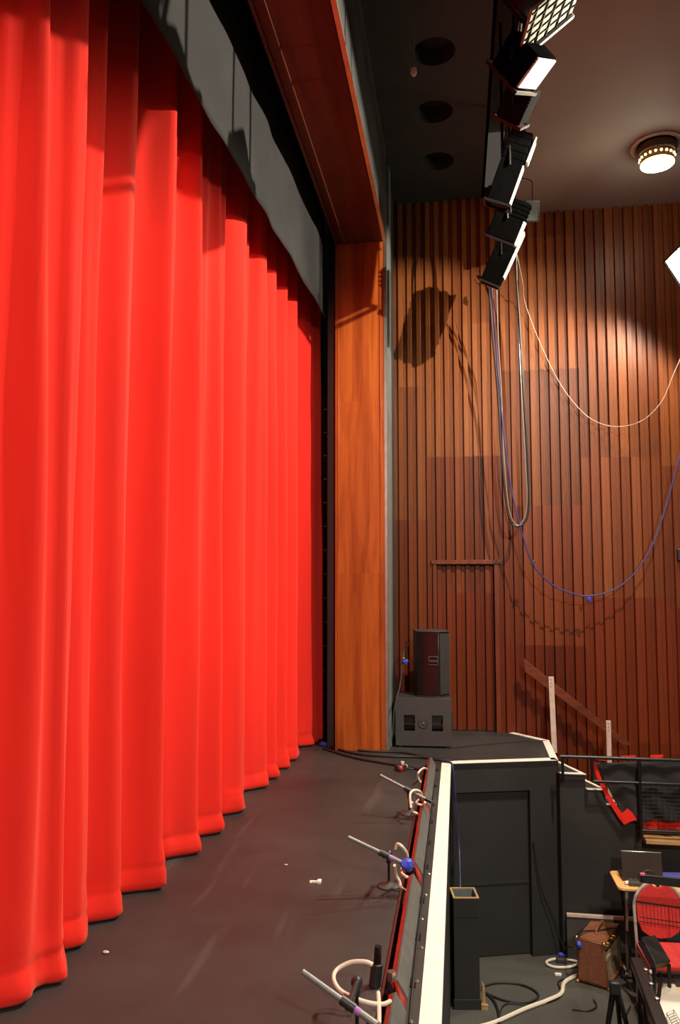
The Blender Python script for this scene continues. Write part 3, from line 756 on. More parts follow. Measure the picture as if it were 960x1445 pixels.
# cream leads and sockets in the trough by the lids
def socket(px, py, label):
    p = oz(px, py, 0); p.z = .0
    t = thing('cable_socket', label, 'socket', p)
    mb = MB(); mb.tube([(0, 0, -.07), (0, 0, .07)], .020, 14); mb.build('plug_body', M['black'], t)
    mb = MB(); mb.tube([(0, 0, .07), (0, 0, .105)], .017, 12); mb.build('ferrule', M['steel'], t)
    mb = MB(); mb.lathe([(.03, -.0), (.03, .012), (.02, .016)], (0, 0, 0.012), seg=16); mb.build('collar', M['blackmetal'], t)
    return t
socket(553, 1408, 'steel and black cable socket in the trough beside the nearest microphone')
p = oz(529, 1392, 0)
t = thing('cable_connector', 'dark upright cable connector under the end of the cream loop', 'connector', p)
mb = MB(); mb.tube([(0, 0, 0), (.01, .01, .09)], .026, 14); mb.build('housing', M['black'], t, .004)
mb = MB(); mb.tube([(.01, .01, .09), (.015, .012, .16)], .016, 12); mb.build('sleeve', M['blackmetal'], t)
cable('trough_lead', [oz(604, 1086, .05), oz(598, 1084, .12), oz(591, 1090, .11), oz(590, 1096, .07), oz(594, 1104, .02)], .0085, M['cable_w'], 'small cream cable loop at the far end of the trough')
cable('ledge_cable', gz((613, 1095), (610, 1140), (603, 1200), (597, 1262), (589, 1330), (582, 1400), (578, 1445), z=.006), .005, M['cable_k'], 'thin black cable lying along the ledge beside the white strip', smooth=8)

# ---------------------------------------------------------------- orchestra pit
def wall_line(P, Q, z0, z1, th, mb):
    d = (Q - P).normalized(); n = Vector((-d.y, d.x, 0))
    mb.prism([(P.x, P.y, z0), (Q.x, Q.y, z0), (Q.x + n.x*th, Q.y + n.y*th, z0), (P.x + n.x*th, P.y + n.y*th, z0)], (0, 0, z1 - z0))
mb = MB(); mb.prism([(XE1 - .2, -1.5, ZP), (6, -1.5, ZP), (6, 8.4, ZP), (XE1 - .2, 8.4, ZP)], (0, 0, -.05))
structure(mb, 'floor_pit', M['pitfloor'], 'grey orchestra pit floor strewn with cables', 'floor')
mb = MB(); mb.bb(XE1 - .09, XE1 - .012, -1.5, A.y, ZP, -.06)
structure(mb, 'wall_left', M['blackwall'], 'black stage front dropping from the white strip into the pit', 'wall')
AB = (B - A); ABd = AB.normalized(); ABn = Vector((-ABd.y, ABd.x, 0)); ABl = AB.length
def ab(px, py):
    """point on the black side-stage front seen at this pixel: (distance along, z)"""
    d = ray(px, py); k = (A - CAM).dot(ABn) / d.dot(ABn); p = CAM + d*k
    return (p - A).dot(ABd), p.z
u1, zd = ab(748, 1115); u0 = .03; zd0 = zd
def abbox(mb, ua, ub, n0, n1, z0, z1):
    P = A + ABd*ua; Q = A + ABd*ub
    mb.prism([(*(P + ABn*n0).xy, z0), (*(Q + ABn*n0).xy, z0), (*(Q + ABn*n1).xy, z0), (*(P + ABn*n1).xy, z0)], (0, 0, z1 - z0))
mb = MB(); abbox(mb, 0, u0, 0, .1, ZP, -.06); abbox(mb, u1, ABl, 0, .1, ZP, -.06); abbox(mb, u0, u1, 0, .1, zd, -.06); abbox(mb, 0, ABl, .0, .1, -.06, -.002)
structure(mb, 'wall_pit', M['blackwall'], 'black painted front of the side stage facing the pit', 'wall')
mb = MB(); abbox(mb, u0, u1, .055, .09, ZP + .01, zd)
structure(mb, 'door_2', M['blackwall'], 'recessed black door under the side stage', 'door')
mb = MB(); abbox(mb, u0 + .02, u1 - .008, .045, .056, ZP + .66, ZP + .68)
structure(mb, 'trim_11', M['blackwall'], 'thin batten across the recessed black door', 'moulding')

# steps going down from the side stage
FY = 7.74
S = [oy(826, 1093, FY), oy(855, 1115, FY), oy(880, 1137, FY), oy(905, 1159, FY)]
xs = [B.x] + [p.x for p in S] + [S[3].x + .19]
zs_ = [p.z for p in S]
ZA = oy(905, 1179, FY - .03).z
mb = MB()
for k in range(4):
    x0, x1 = xs[k], xs[k+1]
    sk = .50
    mb.prism([(x0, FY, zs_[k]), (x1, FY, zs_[k]), (x1 - sk, 9.14, zs_[k]), (x0 - sk, 9.14, zs_[k])], (0, 0, ZP - zs_[k]))
structure(mb, 'floor_steps', M['blackwall'], 'flight of black steps leading down from the side stage', 'steps')
mb = MB()
for k in range(4):
    x0, x1 = xs[k], xs[k+1]; sk = .50
    e = Vector((-sk, 9.14 - FY, 0)).normalized()
    mb.prism([(x0 + .01, FY - .012, zs_[k]), (x1 + .01, FY - .012, zs_[k]), (x1 - .01, FY + .035, zs_[k]), (x0, FY + .035, zs_[k])], (0, 0, .008))
    mb.prism([(x1 + .004, FY, zs_[k]), (x1 + .004 - sk, 9.1, zs_[k]), (x1 - .03 - sk, 9.1, zs_[k]), (x1 - .03, FY, zs_[k])], (0, 0, .0078))
structure(mb, 'trim_12', M['white'], 'white painted nosings on the black steps', 'painted edge')
mb = MB(); mb.bb(B.x - .02, B.x + .02, B.y, FY + .1, ZP, -.06); mb.bb(B.x, xs[4], FY - .004, FY, ZP, zs_[3] - .02)
structure(mb, 'wall_flank', M['blackwall'], 'black side wall under the flight of steps', 'wall')
# auditorium floor and parapet right of the steps
mb = MB(); mb.prism([(xs[4] - .01, FY + .01, ZA), (6, FY + .01, ZA), (6, 9.2, ZA), (xs[4] - .01 - .5, 9.14, ZA)], (0, 0, -.08))
structure(mb, 'floor_auditorium', M['pitstep'], 'dark auditorium floor behind the railing', 'floor')
mb = MB(); mb.bb(xs[4], 6, FY + .06, FY + .14, ZP, ZA - .08)
structure(mb, 'wall_parapet', M['blackwall'], 'black parapet wall between pit and auditorium', 'wall')
e0 = oz(902, 1179, ZA)
mb = MB(); mb.bb(xs[4] + .005, 5.2, FY - .16, FY + .05, ZA - .035, ZA)
structure(mb, 'trim_13', M['ply'], 'bare wood board edge under the railing', 'board', .003)
# low rostrum in front of the parapet
ZPL = oy(800, 1290, FY - .07).z
mb = MB(); mb.bb(B.x + .03, 3.6, FY - .06, FY - .006, ZP, ZPL - .02)
structure(mb, 'trim_14', M['pitstep'], 'low grey plinth along the foot of the black wall', 'plinth', .003)
mb = MB(); mb.bb(B.x + .03, 3.6, FY - .07, FY - .04, ZPL - .025, ZPL + .005)
structure(mb, 'trim_15', M['cream'], 'cream painted edge along the low grey plinth', 'painted edge', .003)

# railing
RY = FY - .13
def rz_(px, py): p = oy(px, py, RY); return p
pr0 = oy(838, 1069, RY); prz = pr0.z; pL = oy(791, 1071, RY)
t = thing('guard_railing', 'black tubular guard railing between the steps and the auditorium', 'railing', (pL.x, RY, ZA))
o_ = Vector((pL.x, RY, ZA))
xm = oy(903, 1100, RY).x; zm = oy(880, 1104, RY).z; zb3 = oy(930, 1173, RY).z
mb = MB(); mb.tube([Vector((pL.x, RY, prz)) - o_, Vector((5.2, RY, prz)) - o_], .017, 12); mb.build('top_rail', M['blackmetal'], t)
xp = oy(836, 1090, RY).x
mb = MB(); mb.tube([Vector((xp, RY, zm)) - o_, Vector((5.2, RY, zm)) - o_], .015, 12); mb.build('middle_rail', M['blackmetal'], t)
mb = MB(); mb.tube([Vector((xm, RY, zb3)) - o_, Vector((5.2, RY, zb3)) - o_], .017, 12); mb.build('bottom_rail', M['blackmetal'], t)
mb = MB(); mb.tube([Vector((xp, RY, zm)) - o_, Vector((xp, RY, prz)) - o_], .015, 12); mb.build('post', M['blackmetal'], t)
for xx in (xm, xm + 1.0, xm + 2.0):
    mb = MB(); mb.tube([Vector((xx, RY, ZA)) - o_, Vector((xx, RY, prz)) - o_], .017, 12); mb.build('post', M['blackmetal'], t)
mb = MB(); mb.tube([Vector((pL.x + .02, RY, prz)) - o_, Vector((pL.x + .02, RY, -.16)) - o_], .014, 10); mb.build('post', M['blackmetal'], t)
mb = MB()
for k in range(1, 12): 
    z = zb3 + (zm - zb3)*k/12; mb.tube([Vector((xm, RY, z)) - o_, Vector((4.4, RY, z)) - o_], .0022, 5)
for k in range(1, 40):
    x = xm + k*.05; mb.tube([Vector((x, RY, zb3)) - o_, Vector((x, RY, zm)) - o_], .0022, 5)
mb.build('wire_mesh', M['blackmetal'], t)

# cloth hung behind the railing: black with a red turned edge
def cloth(name, m, outline_px, yoff, label, sag, org_name=None):
    mb = MB(); (tl, tr_, br, bl) = outline_px
    nu, nv = 60, 26
    P = [oy(px, py, RY + yoff) for px, py in outline_px]
    for j in range(nv + 1):
        v = j/nv
        for i in range(nu + 1):
            u = i/nu
            a = P[0].lerp(P[1], u); b = P[3].lerp(P[2], u); p = a.lerp(b, v)
            p.z -= sag*(.5 - .5*math.cos(u*PI*2*5))*(1 - v)*.9
            p.y += .022*math.sin(u*34 + 1.3*math.sin(v*3))*(0.3 + .7*v) + .02*noise.noise(Vector((u*7, v*3, 3)))
            p.z += .012*noise.noise(Vector((u*6, 1, 9)))*v
            mb.v.append(p)
    for j in range(nv):
        for i in range(nu):
            a = j*(nu+1) + i; mb.f.append((a, a+1, a+nu+2, a+nu+1))
    return mb
mb = cloth('x', None, ((840, 1076), (1080, 1071), (1080, 1160), (883, 1158)), .06, '', .006)
c0 = Vector((min(v.x for v in mb.v), RY + .06, min(v.z for v in mb.v)))
t = thing('draped_cloth', 'black cloth with red hem hung behind the guard railing', 'cloth', c0)
o = part(mb, 'black_panel', M['blackcloth'], t, 0, c0); md = o.modifiers.new('s', 'SOLIDIFY'); md.thickness = .005
mb = MB()
hemL = [(837, 1077), (841, 1092), (847, 1107), (855, 1124), (864, 1139), (873, 1153), (881, 1164)]; hemR = [(842, 1077), (846, 1091), (852, 1105), (860, 1121), (870, 1136), (879, 1148), (886, 1157)]
LP = [oy(px, py, RY + .048) for px, py in hemL]; RP = [oy(px, py, RY + .045) for px, py in hemR]
for i in range(6): mb.prism([LP[i], RP[i], RP[i+1], LP[i+1]], (0, .006, 0))
part(mb, 'red_hem', M['red'], t, 0, c0)
mb = MB()
fl = [oy(px, py, RY + .042) for px, py in ((876, 1151), (886, 1141), (893, 1147), (899, 1157), (891, 1159), (881, 1164))]
mb.prism(fl, (0, .007, 0)); part(mb, 'turned_corner', M['red'], t, 0, c0)
mb = MB()
for (xa_, xb2, yy) in ((841, 868, 1069), (877, 897, 1067), (918, 936, 1066)):
    mb = MB(); a = oy(xa_, yy, RY + .05); b = oy(xb2, yy - 1, RY + .05); mb.prism([a, b, b + Vector((0, 0, -.022)), (a+b)/2 + Vector((0, 0, -.035)), a + Vector((0, 0, -.022))], (0, .006, 0))
    part(mb, 'top_lining', M['red'], t, 0, c0)
# red cloth low behind the mesh
mb = cloth('x', None, ((900, 1140), (1080, 1138), (1080, 1172), (900, 1174)), .12, '', 0)
o = single(mb, 'red_cloth', M['red'], 'red cloth hanging below the black cloth behind the mesh', 'cloth'); md = o.modifiers.new('s', 'SOLIDIFY'); md.thickness = .006

# handrail on the timber wall
hy = YW - .30
a = oy(739, 929, hy); b = oy(893, 1052, hy); a2 = oy(741, 948, hy); b2 = oy(880, 1052, hy)
base = Vector((a.x, hy, min(b.z, b2.z)))
t = thing('stair_handrail', 'sloping timber handrail board on two pale posts beside the steps', 'handrail', base)
mb = MB(); mb.prism([a - base, b - base, b2 - base, a2 - base], (0, .035, 0)); mb.build('rail_board', M['rail'], t, .004)
for (px, py, pxb, w) in ((778, 955, 783, .058), (859, 1017, 860, .05)):
    tp = oy(px, py, hy - .02)
    zf = -.149 if px < 800 else -.60
    bt = Vector((oy(pxb, 1062, hy - .02).x, tp.y, zf))
    mb = MB(); mb.prism([tp + Vector((-w/2, 0, 0)) - base, tp + Vector((w/2, 0, 0)) - base, bt + Vector((w/2, 0, 0)) - base, bt + Vector((-w/2, 0, 0)) - base], (0, .02, 0))
    po = mb.build('post', M['cream'], t, .003)
    for q in (.02, .06, .10):
        mb = MB(); mb.lathe([(.007, 0), (.006, .003)], tp - base + Vector((.004*(q*20 % 2 - 1), -.0, -q - .01)), (0, -1, 0), 8)
        mb.build('screw', M['steel'], po)

# ---------------------------------------------------------------- pit furniture
# tall open-topped black box
c0 = oz(660, 1428, ZP)
bl = oz(642, 1424, ZP); br = oz(678, 1424, ZP); w = (br - bl).length; ang2 = math.atan2((br-bl).y, (br-bl).x)
dep_b = (bl - CAM).dot(H_)
ztop = od(660, 1268, dep_b).z; H = ztop - ZP
t = thing('tall_box', 'tall narrow open-topped black box standing against the stage front', 'box', (bl + br)/2, ang2)
w2 = w/2; dd = .22
mb = MB(); th = .014
mb.bb(-w2, w2, 0, th, 0, H); mb.bb(-w2, w2, dd - th, dd, 0, H); mb.bb(-w2, -w2 + th, th, dd - th, 0, H); mb.bb(w2 - th, w2, th, dd - th, 0, H); mb.bb(-w2, w2, 0, dd, H - .16, H - .148)
mb.build('panels', M['blackwall'], t, .002)
mb = MB(); mb.bb(-w2 + th, w2 - th, th + .001, dd - th, H - .148, H - .143); mb.bb(-w2 + th, w2 - th, dd - th - .004, dd - th, H - .143, H - .002); mb.bb(w2 - th - .004, w2 - th, th, dd - th, H - .143, H - .004)
mb.build('lining', M['greenfelt'], t)
mb = MB(); mb.bb(-w2 - .003, w2 + .003, -.003, th, H, H + .008); mb.bb(-w2, w2, dd - th, dd, H, H + .008); mb.bb(-w2 - .003, -w2 + th, th, dd - th, H, H + .008); mb.bb(w2 - th, w2 + .003, th, dd - th, H, H + .008)
mb.build('rim', M['ply'], t)
mb = MB(); mb.bb(-w2 - .008, w2 + .008, -.012, 0, .0, .08); mb.build('plinth', M['blackwall'], t, .002)
p = oz(683, 1424, ZP)
mb = MB(); mb.prism([p + Vector((-.012, 0, 0)), p + Vector((.02, 0, 0)), p + Vector((.012, 0, .17)), p + Vector((-.012, 0, .22))], (0, .02, 0))
mb.bb(p.x - .02, p.x + .035, p.y - .02, p.y, ZP, ZP + .045)
single(mb, 'wood_block', M['ply'], 'short raw wood wedge at the foot of the tall black box', 'block', bevel=.002)
# cables dropping from the stage edge to the box
pts = [oz(632, 1077, .01), oz(638, 1080, .005) + Vector((.01, 0, 0)), ]
pa = A + Vector((.05, -.03, -.12)); 
cable('drop_cable', [oz(620, 1072, .012), A + Vector((.0, .02, .014)), A + Vector((.028, -.03, -.04)), A + Vector((.05, -.05, -.35)), A + Vector((.075, -.06, -.75)), od(650, 1253, 7.0)], .006, M['cable_b'], 'thin blue cable dropping from the stage corner to the tall box')
cable('drop_cable', [oz(622, 1074, .012), A + Vector((-.005, .0, .014)), A + Vector((.018, -.03, -.05)), A + Vector((.022, -.05, -.5)), A + Vector((.02, -.06, -1.0)), A + Vector((.02, -.06, -1.5)), A + Vector((.03, -.12, ZP + .008))], .007, M['cable_k'], 'black cable dropping from the stage corner down the pit wall')
P = A + ABd*(u1 + .02) - ABn*.015
cable('wall_cable', [P + Vector((.0, 0, -.75)), P + Vector((.06, .0, -1.15)), P + Vector((.17, .02, -1.45)), P + Vector((.26, .0, -1.70)), oz(800, 1336, ZP + .15), oz(812, 1338, ZP + .33)], .005, M['cable_k'], 'thin black cable looping from the black door towards the amplifier')

# guitar amplifier
fc, lc, rc = oz(860, 1399, ZP), oz(814, 1388, ZP), oz(882, 1364, ZP)
wv = rc - fc; W = .57; wv.normalize()
dv = Vector((-wv.y, wv.x, 0)); Dp = max(.24, (lc - fc).dot(dv))
HA = .37
rza = math.atan2(wv.y, wv.x)
t = thing('guitar_amplifier', 'brown leathercloth guitar amplifier with brass corners on the pit floor', 'amplifier', fc, rza)
# local: x along the grille, y into the cabinet; front faces -y; sides are trapezoid (narrower at top)
mb = MB(); fr = .03
ft = .035       # front leans back at the top
side = [(0, 0), (Dp, 0), (Dp, HA), (ft, HA)]
for x0 in (0, W - .022): mb.prism([(x0, y, z + .012) for y, z in side], (.022, 0, 0))
mb.prism([(0, y, z + .012) for y, z in ((ft, HA - .022), (Dp, HA - .022), (Dp, HA), (ft, HA))], (W, 0, 0))
mb.prism([(0, y, z + .012) for y, z in ((0, 0), (Dp, 0), (Dp, .03), (.003, .03))], (W, 0, 0))
mb.prism([(0, y, z + .012) for y, z in ((Dp - .02, .02), (Dp, .02), (Dp, HA - .02), (Dp - .02, HA - .02))], (W, 0, 0))
mb.build('cabinet', M['tolex'], t, .008)
mb = MB()
f0 = lambda z: ft*z/HA + .018
mb.prism([(.022, f0(z), z + .012) for z in (.03,)] + [(W - .022, f0(.03), .042), (W - .022, f0(.26), .272), (.022, f0(.26), .272)], (0, .012, 0)); gr = mb.build('grille_cloth', M['amptop'], t)
mb = MB(); mb.prism([(.022, f0(.262), .274), (W - .022, f0(.262), .274), (W - .022, f0(.346), .358), (.022, f0(.346), .358)], (0, .012, 0)); cp = mb.build('control_panel', M['brass'], t)
for k in range(7):
    x = .07 + k*.06; mb = MB(); mb.lathe([(.015, 0), (.014, .016), (.010, .019), (0, .019)], (x, f0(.305), .317), (0, -1, .07), 14); mb.build('control_knob', M['brass'] if k % 3 else M['black'], cp)
mb = MB(); mb.bb(.075, .175, f0(.21) - .006, f0(.21), .205, .245); mb.build('badge', M['cream'], gr, .003)
mb = MB()
for x in (.0, W):
    for (y, z) in ((ft + .0, HA + .012), (Dp, HA + .012), (0, .012), (Dp, .012)):
        mb.box((x, y, z), (.034, .034, .034))
mb.build('corner_guard', M['brass'], t, .012)
mb = MB(); mb.tube([(W*.30, ft + Dp*.42, HA + .012), (W*.32, ft + Dp*.42, HA + .045), (W*.5, ft + Dp*.42, HA + .055), (W*.68, ft + Dp*.42, HA + .045), (W*.70, ft + Dp*.42, HA + .012)], .012, 10, smooth=6); hd = mb.build('carry_handle', M['tolex'], t)
mb = MB()
for x in (W*.30, W*.70): mb.box((x, ft + Dp*.42, HA + .02), (.045, .03, .02))
mb.build('handle_end', M['brass'], hd, .004)
for x in (.05, W - .05):
    for y in (.05, Dp - .05):
        mb = MB(); mb.lathe([(.016, 0), (.014, .013)], (x, y, 0), seg=10); mb.build('foot', M['black'], t)
# lead draped over the amp
Rz = Matrix.Rotation(rza, 3, 'Z'); AL = lambda x, y, z: fc + Rz @ Vector((x, y, z))
cable('amplifier_lead', [AL(.42, ft - .012, .35), AL(.36, ft, .390), AL(.30, ft + .05, .395), AL(.24, Dp*.5, .392), AL(.16, Dp*.8, .395), AL(.06, Dp*.9, .41), AL(-.06, Dp*.95, .37), AL(-.05, Dp*.9, .32), AL(-.02, Dp*.85, .30)], .006, M['cable_k'], 'black lead draped across the top of the brown amplifier')
mb = MB(); mb.ball(AL(-.03, Dp*.9, .33), .035, .7, .8, 1, 12, .4)
single(mb, 'tape_tag', M['bluetape'], 'blue tape on the lead at the back of the amplifier', 'tape')

# table with laptop, against the black wall
ZT = oy(870, 1241, FY - .38).z
tl, tr2 = oz(862, 1229, ZT), oz(985, 1236, ZT); fl, fr_ = oz(874, 1250, ZT), oz(985, 1254, ZT)
ty1, ty0 = FY - .16, FY - .16 - .42
tx0 = oz(866, 1240, ZT).x; tx1 = tx0 + 1.25
base = Vector((tx0, ty0, ZP))
t = thing('folding_table', 'small beech topped table with black folding legs behind the red chair', 'table', base)
HT = ZT - ZP; w, d = tx1 - tx0, ty1 - ty0
mb = MB(); cr_ = .05; out = []
for (cx, cy, a0) in ((cr_, cr_, PI), (w - cr_, cr_, 1.5*PI), (w - cr_, d - cr_, 0), (cr_, d - cr_, .5*PI)):
    for k in range(5): an = a0 + k*PI/8; out.append((cx + cr_*math.cos(an), cy + cr_*math.sin(an), HT - .022))
mb.prism(out, (0, 0, .022)); mb.build('tabletop', M['beech'], t, .003)
for (x, dx) in ((.08, .10), (w - .08, -.10)):
    for (ya, yb, m_) in ((d - .06, .05, M['blackmetal']), (.06, d - .05, M['chrome'])):
        mb = MB(); mb.tube([(x, ya, HT - .022), (x + dx*.5, yb, .0)], .013, 10); mb.build('leg', m_, t)
# laptop with its back to us
lz = ZT
lb = oz(879, 1243, ZT); lr = oz(927, 1240, ZT)
lb = Vector((lb.x, ty0 + .17, ZT))
lw = .345
t = thing('laptop', 'open dark laptop with its back turned on the beech table', 'laptop', lb, 0)
Ry = Matrix.Rotation(math.radians(-12), 3, 'X')
mb = MB(); mb.bb(0, lw, 0, .23, 0, .018); mb.build('base', M['laptop'], t, .004)
mb = MB(); mb.box(Vector((lw/2, 0.006, .012)) + Ry @ Vector((0, 0, .115)), (lw, .010, .235), Ry); sc_ = mb.build('lid', M['laptop'], t, .003)
mb = MB(); mb.box(Vector((lw/2, 0.006, .012)) + Ry @ Vector((0, 0, .236)), (lw, .013, .008), Ry); mb.build('lid_edge', M['steel'], sc_, .002)
# audio box and headphones in front of it
p = Vector((lb.x + .03, ty0 + .05, ZT))
t = thing('audio_interface', 'small grey electronic box on the front of the beech table', 'electronics', p)
mb = MB(); mb.bb(0, .16, 0, .09, 0, .035); mb.build('case', M['pitstep'], t, .005)
for k in range(3): mb = MB(); mb.lathe([(.012, 0), (.010, .016), (0, .017)], (.03 + k*.04, .05, .035), seg=12); mb.build('dial', M['steel'], t)
mb = MB(); mb.tube([(0, .04, .02), (-.03, .03, .018)], .015, 10); mb.build('plug', M['offwhite'], t)
p = Vector((lb.x + .21, ty0 + .09, ZT))
t = thing('headphones', 'black headphones lying against the laptop on the table', 'headphones', p)
mb = MB(); mb.tube([(-.07, 0, .03), (-.065, .01, .09), (0, .02, .125), (.065, .01, .09), (.07, 0, .03)], .008, 8, smooth=8); mb.build('headband', M['black'], t)
for s in (-1, 1): mb = MB(); mb.lathe([(.034, 0), (.036, .015), (.025, .03), (0, .03)], (s*.055, 0, .036), (s, 0, 0), 18); mb.build('ear_cup', M['cab'], t)
p = oz(938, 1236, ZT)
t = thing('blue_notebook', 'blue covered notebook lying on the beech table', 'book', (p.x - .02, ty0 + .25, ZT), .1)
mb = MB(); mb.bb(0, .20, 0, .14, 0, .012); mb.build('pages', M['offwhite'], t)
mb = MB(); mb.bb(-.003, .203, -.003, .143, .012, .017); mb.build('cover', M['bluebook'], t)

# red stacking chair
def chair(name, label, loc, rz):
    t = thing(name, label, 'chair', loc, rz)
    # local: front -y, width x
    zb0, zb1, hw = .50, .90, .19
    prof = []
    for k in range(33):
        a = PI*k/32; prof.append((math.cos(a)*hw*1.0, zb1 - .20 + math.sin(a)*.20))
    low = [(-hw*.98, zb0 + .12), (-hw*.80, zb0 + .045), (-hw*.45, zb0 + .005), (0, zb0 - .005), (hw*.45, zb0 + .005), (hw*.80, zb0 + .045), (hw*.98, zb0 + .12)]
    notch = [(x, z) for x, z in prof if not (abs(x) < .055)]
    # hand-hold scooped from the top edge
    R_p = [(x, z) for x, z in prof if x >= .055]; L_p = [(x, z) for x, z in prof if x <= -.055]
    sc = [(.05*math.cos(a), zb1 - .008 - .032*math.sin(a)) for a in [PI*k/10 for k in range(11)]]
    shape = R_p + sc + L_p + low
    lean = lambda z: .05*(z - .45)/.45
    mb = MB(); mb.prism([(x*.93, .20 + lean(z), z) for x, z in shape], (0, .030, 0)); mb.build('backrest', M['chairred'], t, .008)
    # tube frame hoop
    pts = [(hw, .205, .02), (hw, .205, .45)] + [(x*1.02, .215 + lean(z), z + .004) for x, z in prof] + [(-hw, .205, .45), (-hw, .205, .02)]
    mb = MB(); mb.tube(pts, .0125, 10); mb.build('back_frame', M['chrome'], t)
    mb = MB(); mb.prism([(-.21, -.23, .43), (.21, -.23, .43), (.20, .19, .43), (-.20, .19, .43)], (0, 0, .055)); mb.build('seat', M['chairred'], t, .018)
    for s in (-1, 1):
        mb = MB(); mb.tube([(s*.19, .16, .425), (s*.20, -.20, .425), (s*.205, -.225, .40), (s*.205, -.235, 0)], .0125, 10, smooth=5); mb.build('front_leg', M['chrome'], t)
    mb = MB(); mb.tube([(-.19, .20, .25), (.19, .20, .25)], .009, 8); mb.build('stretcher', M['chrome'], t)
    return t
cb = oz(929, 1318, -1.36); dc = 6.75
cc = od(929, 1318, 6.7)
base = Vector((cc.x, cc.y, ZP)) + H_*(-.215)
CS = 1.09
face = math.atan2(-H_.x, H_.y)   # align with the view, turned a little
ch = chair('stacking_chair', 'red upholstered chair with a grey tube frame in front of the beech table', base + R_*.0, YAW - .10); ch.scale = (1.05, 1, CS)
# music stand in front of the chair
sp = od(935, 1275, 5.9)
for _k in (0,): pass
t = thing('music_stand', 'black wire music stand with pink tape on its top bar before the red chair', 'music stand', (sp.x + .05, sp.y, ZP), YAW)
def loc_(px, py, dep=5.9): 
    p = od(px, py, dep) - Vector((sp.x + .05, sp.y, ZP)); return Matrix.Rotation(-YAW, 3, 'Z') @ p
mb = MB(); a, b = loc_(905, 1234), loc_(1070, 1252); mb.prism([a, b, b + Vector((0, 0, -.075)), a + Vector((0, 0, -.062))], (0, .02, 0)); mb.build('top_bar', M['black'], t, .003)
mb = MB(); a, b = loc_(904, 1232, 5.88), loc_(911, 1236, 5.88); mb.prism([a, Vector((b.x, a.y, a.z - .002)), Vector((b.x, a.y, b.z)), Vector((a.x, a.y, b.z))], (0, .012, 0)); mb.build('pink_tape', M['pink'], t, .003)
mb = MB(); mb.tube([loc_(898, 1272), loc_(1070, 1297)], .007, 8); mb.tube([loc_(902, 1300), loc_(1070, 1324)], .0035, 6); mb.tube([loc_(903, 1294), loc_(1070, 1317)], .004, 6)
mb.build('cross_wire', M['blackmetal'], t)
mb = MB()
for k in range(30):
    x = 907 + k*5.2; y = 1273 + (x - 898)*.141; mb.tube([loc_(x, y), loc_(x + 2, y + 30)], .0018, 5)
mb.build('upright_wire', M['blackmetal'], t)
mb = MB(); mb.tube([loc_(990, 1240), loc_(990, 1330), (loc_(990, 1330).x, loc_(990, 1330).y, .28)], .010, 10); mb.build('stem', M['blackmetal'], t)
x0 = loc_(990, 1330)
for k in range(3):
    a = 2*PI*k/3 + .6; mb = MB(); mb.tube([(x0.x, x0.y, .32), (x0.x + math.cos(a)*.15, x0.y + math.sin(a)*.15, .008)], .008, 8); mb.build('leg', M['blackmetal'], t)

# black case leaning on the chair seat front
a = od(906, 1322, 6.0); b = od(925, 1319, 6.15); c_ = od(945, 1352, 5.9); d4 = od(924, 1356, 5.75)
base = Vector((d4.x, d4.y, ZP))
t = thing('music_case', 'flat black case standing tilted against the red chair seat', 'case', base)
mb = MB(); nn = (b - a).cross(d4 - a).normalized(); 
if nn.z > 0: nn = -nn
ext = (d4 - a).normalized()*.03
mb.prism([a - base, b - base, c_ + ext - base, d4 + ext - base], nn*.06); mb.build('shell', M['black'], t, .006)
mb = MB(); q0 = c_ + ext - base + nn*.03; mb.tube([q0, Vector((q0.x, q0.y, 0))], .014, 8); q1 = d4 + ext - base + nn*.03; mb.tube([q1, Vector((q1.x, q1.y, 0))], .014, 8); mb.build('stand_leg', M['blackmetal'], t)

# long black keyboard seen from its end in the corner
ka = od(898, 1356, 5.6); kb = od(938, 1462, 4.9)
kd = (kb - ka); kl = kd.length; kd.normalize()
kn = Vector((0, 0, 1)) - kd*kd.z; kn.normalize(); ks = kd.cross(kn)
km = Matrix((ks, kd, kn)).transposed()
base = Vector((kb.x, kb.y, ZP))
t = thing('stage_keyboard', 'long black keyboard slanting past the pale lid in the pit corner', 'keyboard', base)
mid = (ka + kb)/2 - base
mb = MB(); mb.box(mid, (.085, kl, .06), km); mb.build('case', M['gloss'], t, .008)
mb = MB()
for u in (-.30, -.10, .1): mb.lathe([(.016, 0), (.014, .012), (0, .014)], mid + km @ Vector((-.03, u*kl, .03)), kn, 12); 
mb.build('knob', M['steel'], t)
mb = MB(); mb.tube([od(932, 1371, 5.3) - base, od(933, 1379, 5.3) - base, od(930, 1405, 5.25) - base, od(926, 1432, 5.2) - base], .013, 10); mb.build('side_bar', M['blackmetal'], t)
for q, s in ((-.35, 1), (.4, 1)):
    f = mid + km @ Vector((0, q*kl, -.03)); mb = MB(); mb.tube([f, Vector((f.x + .12, f.y, .0))], .015, 8); mb.build('stand_leg', M['blackmetal'], t)
    mb = MB(); mb.tube([f, Vector((f.x - .0, f.y + .06, .0))], .015, 8); mb.build('stand_leg', M['blackmetal'], t)

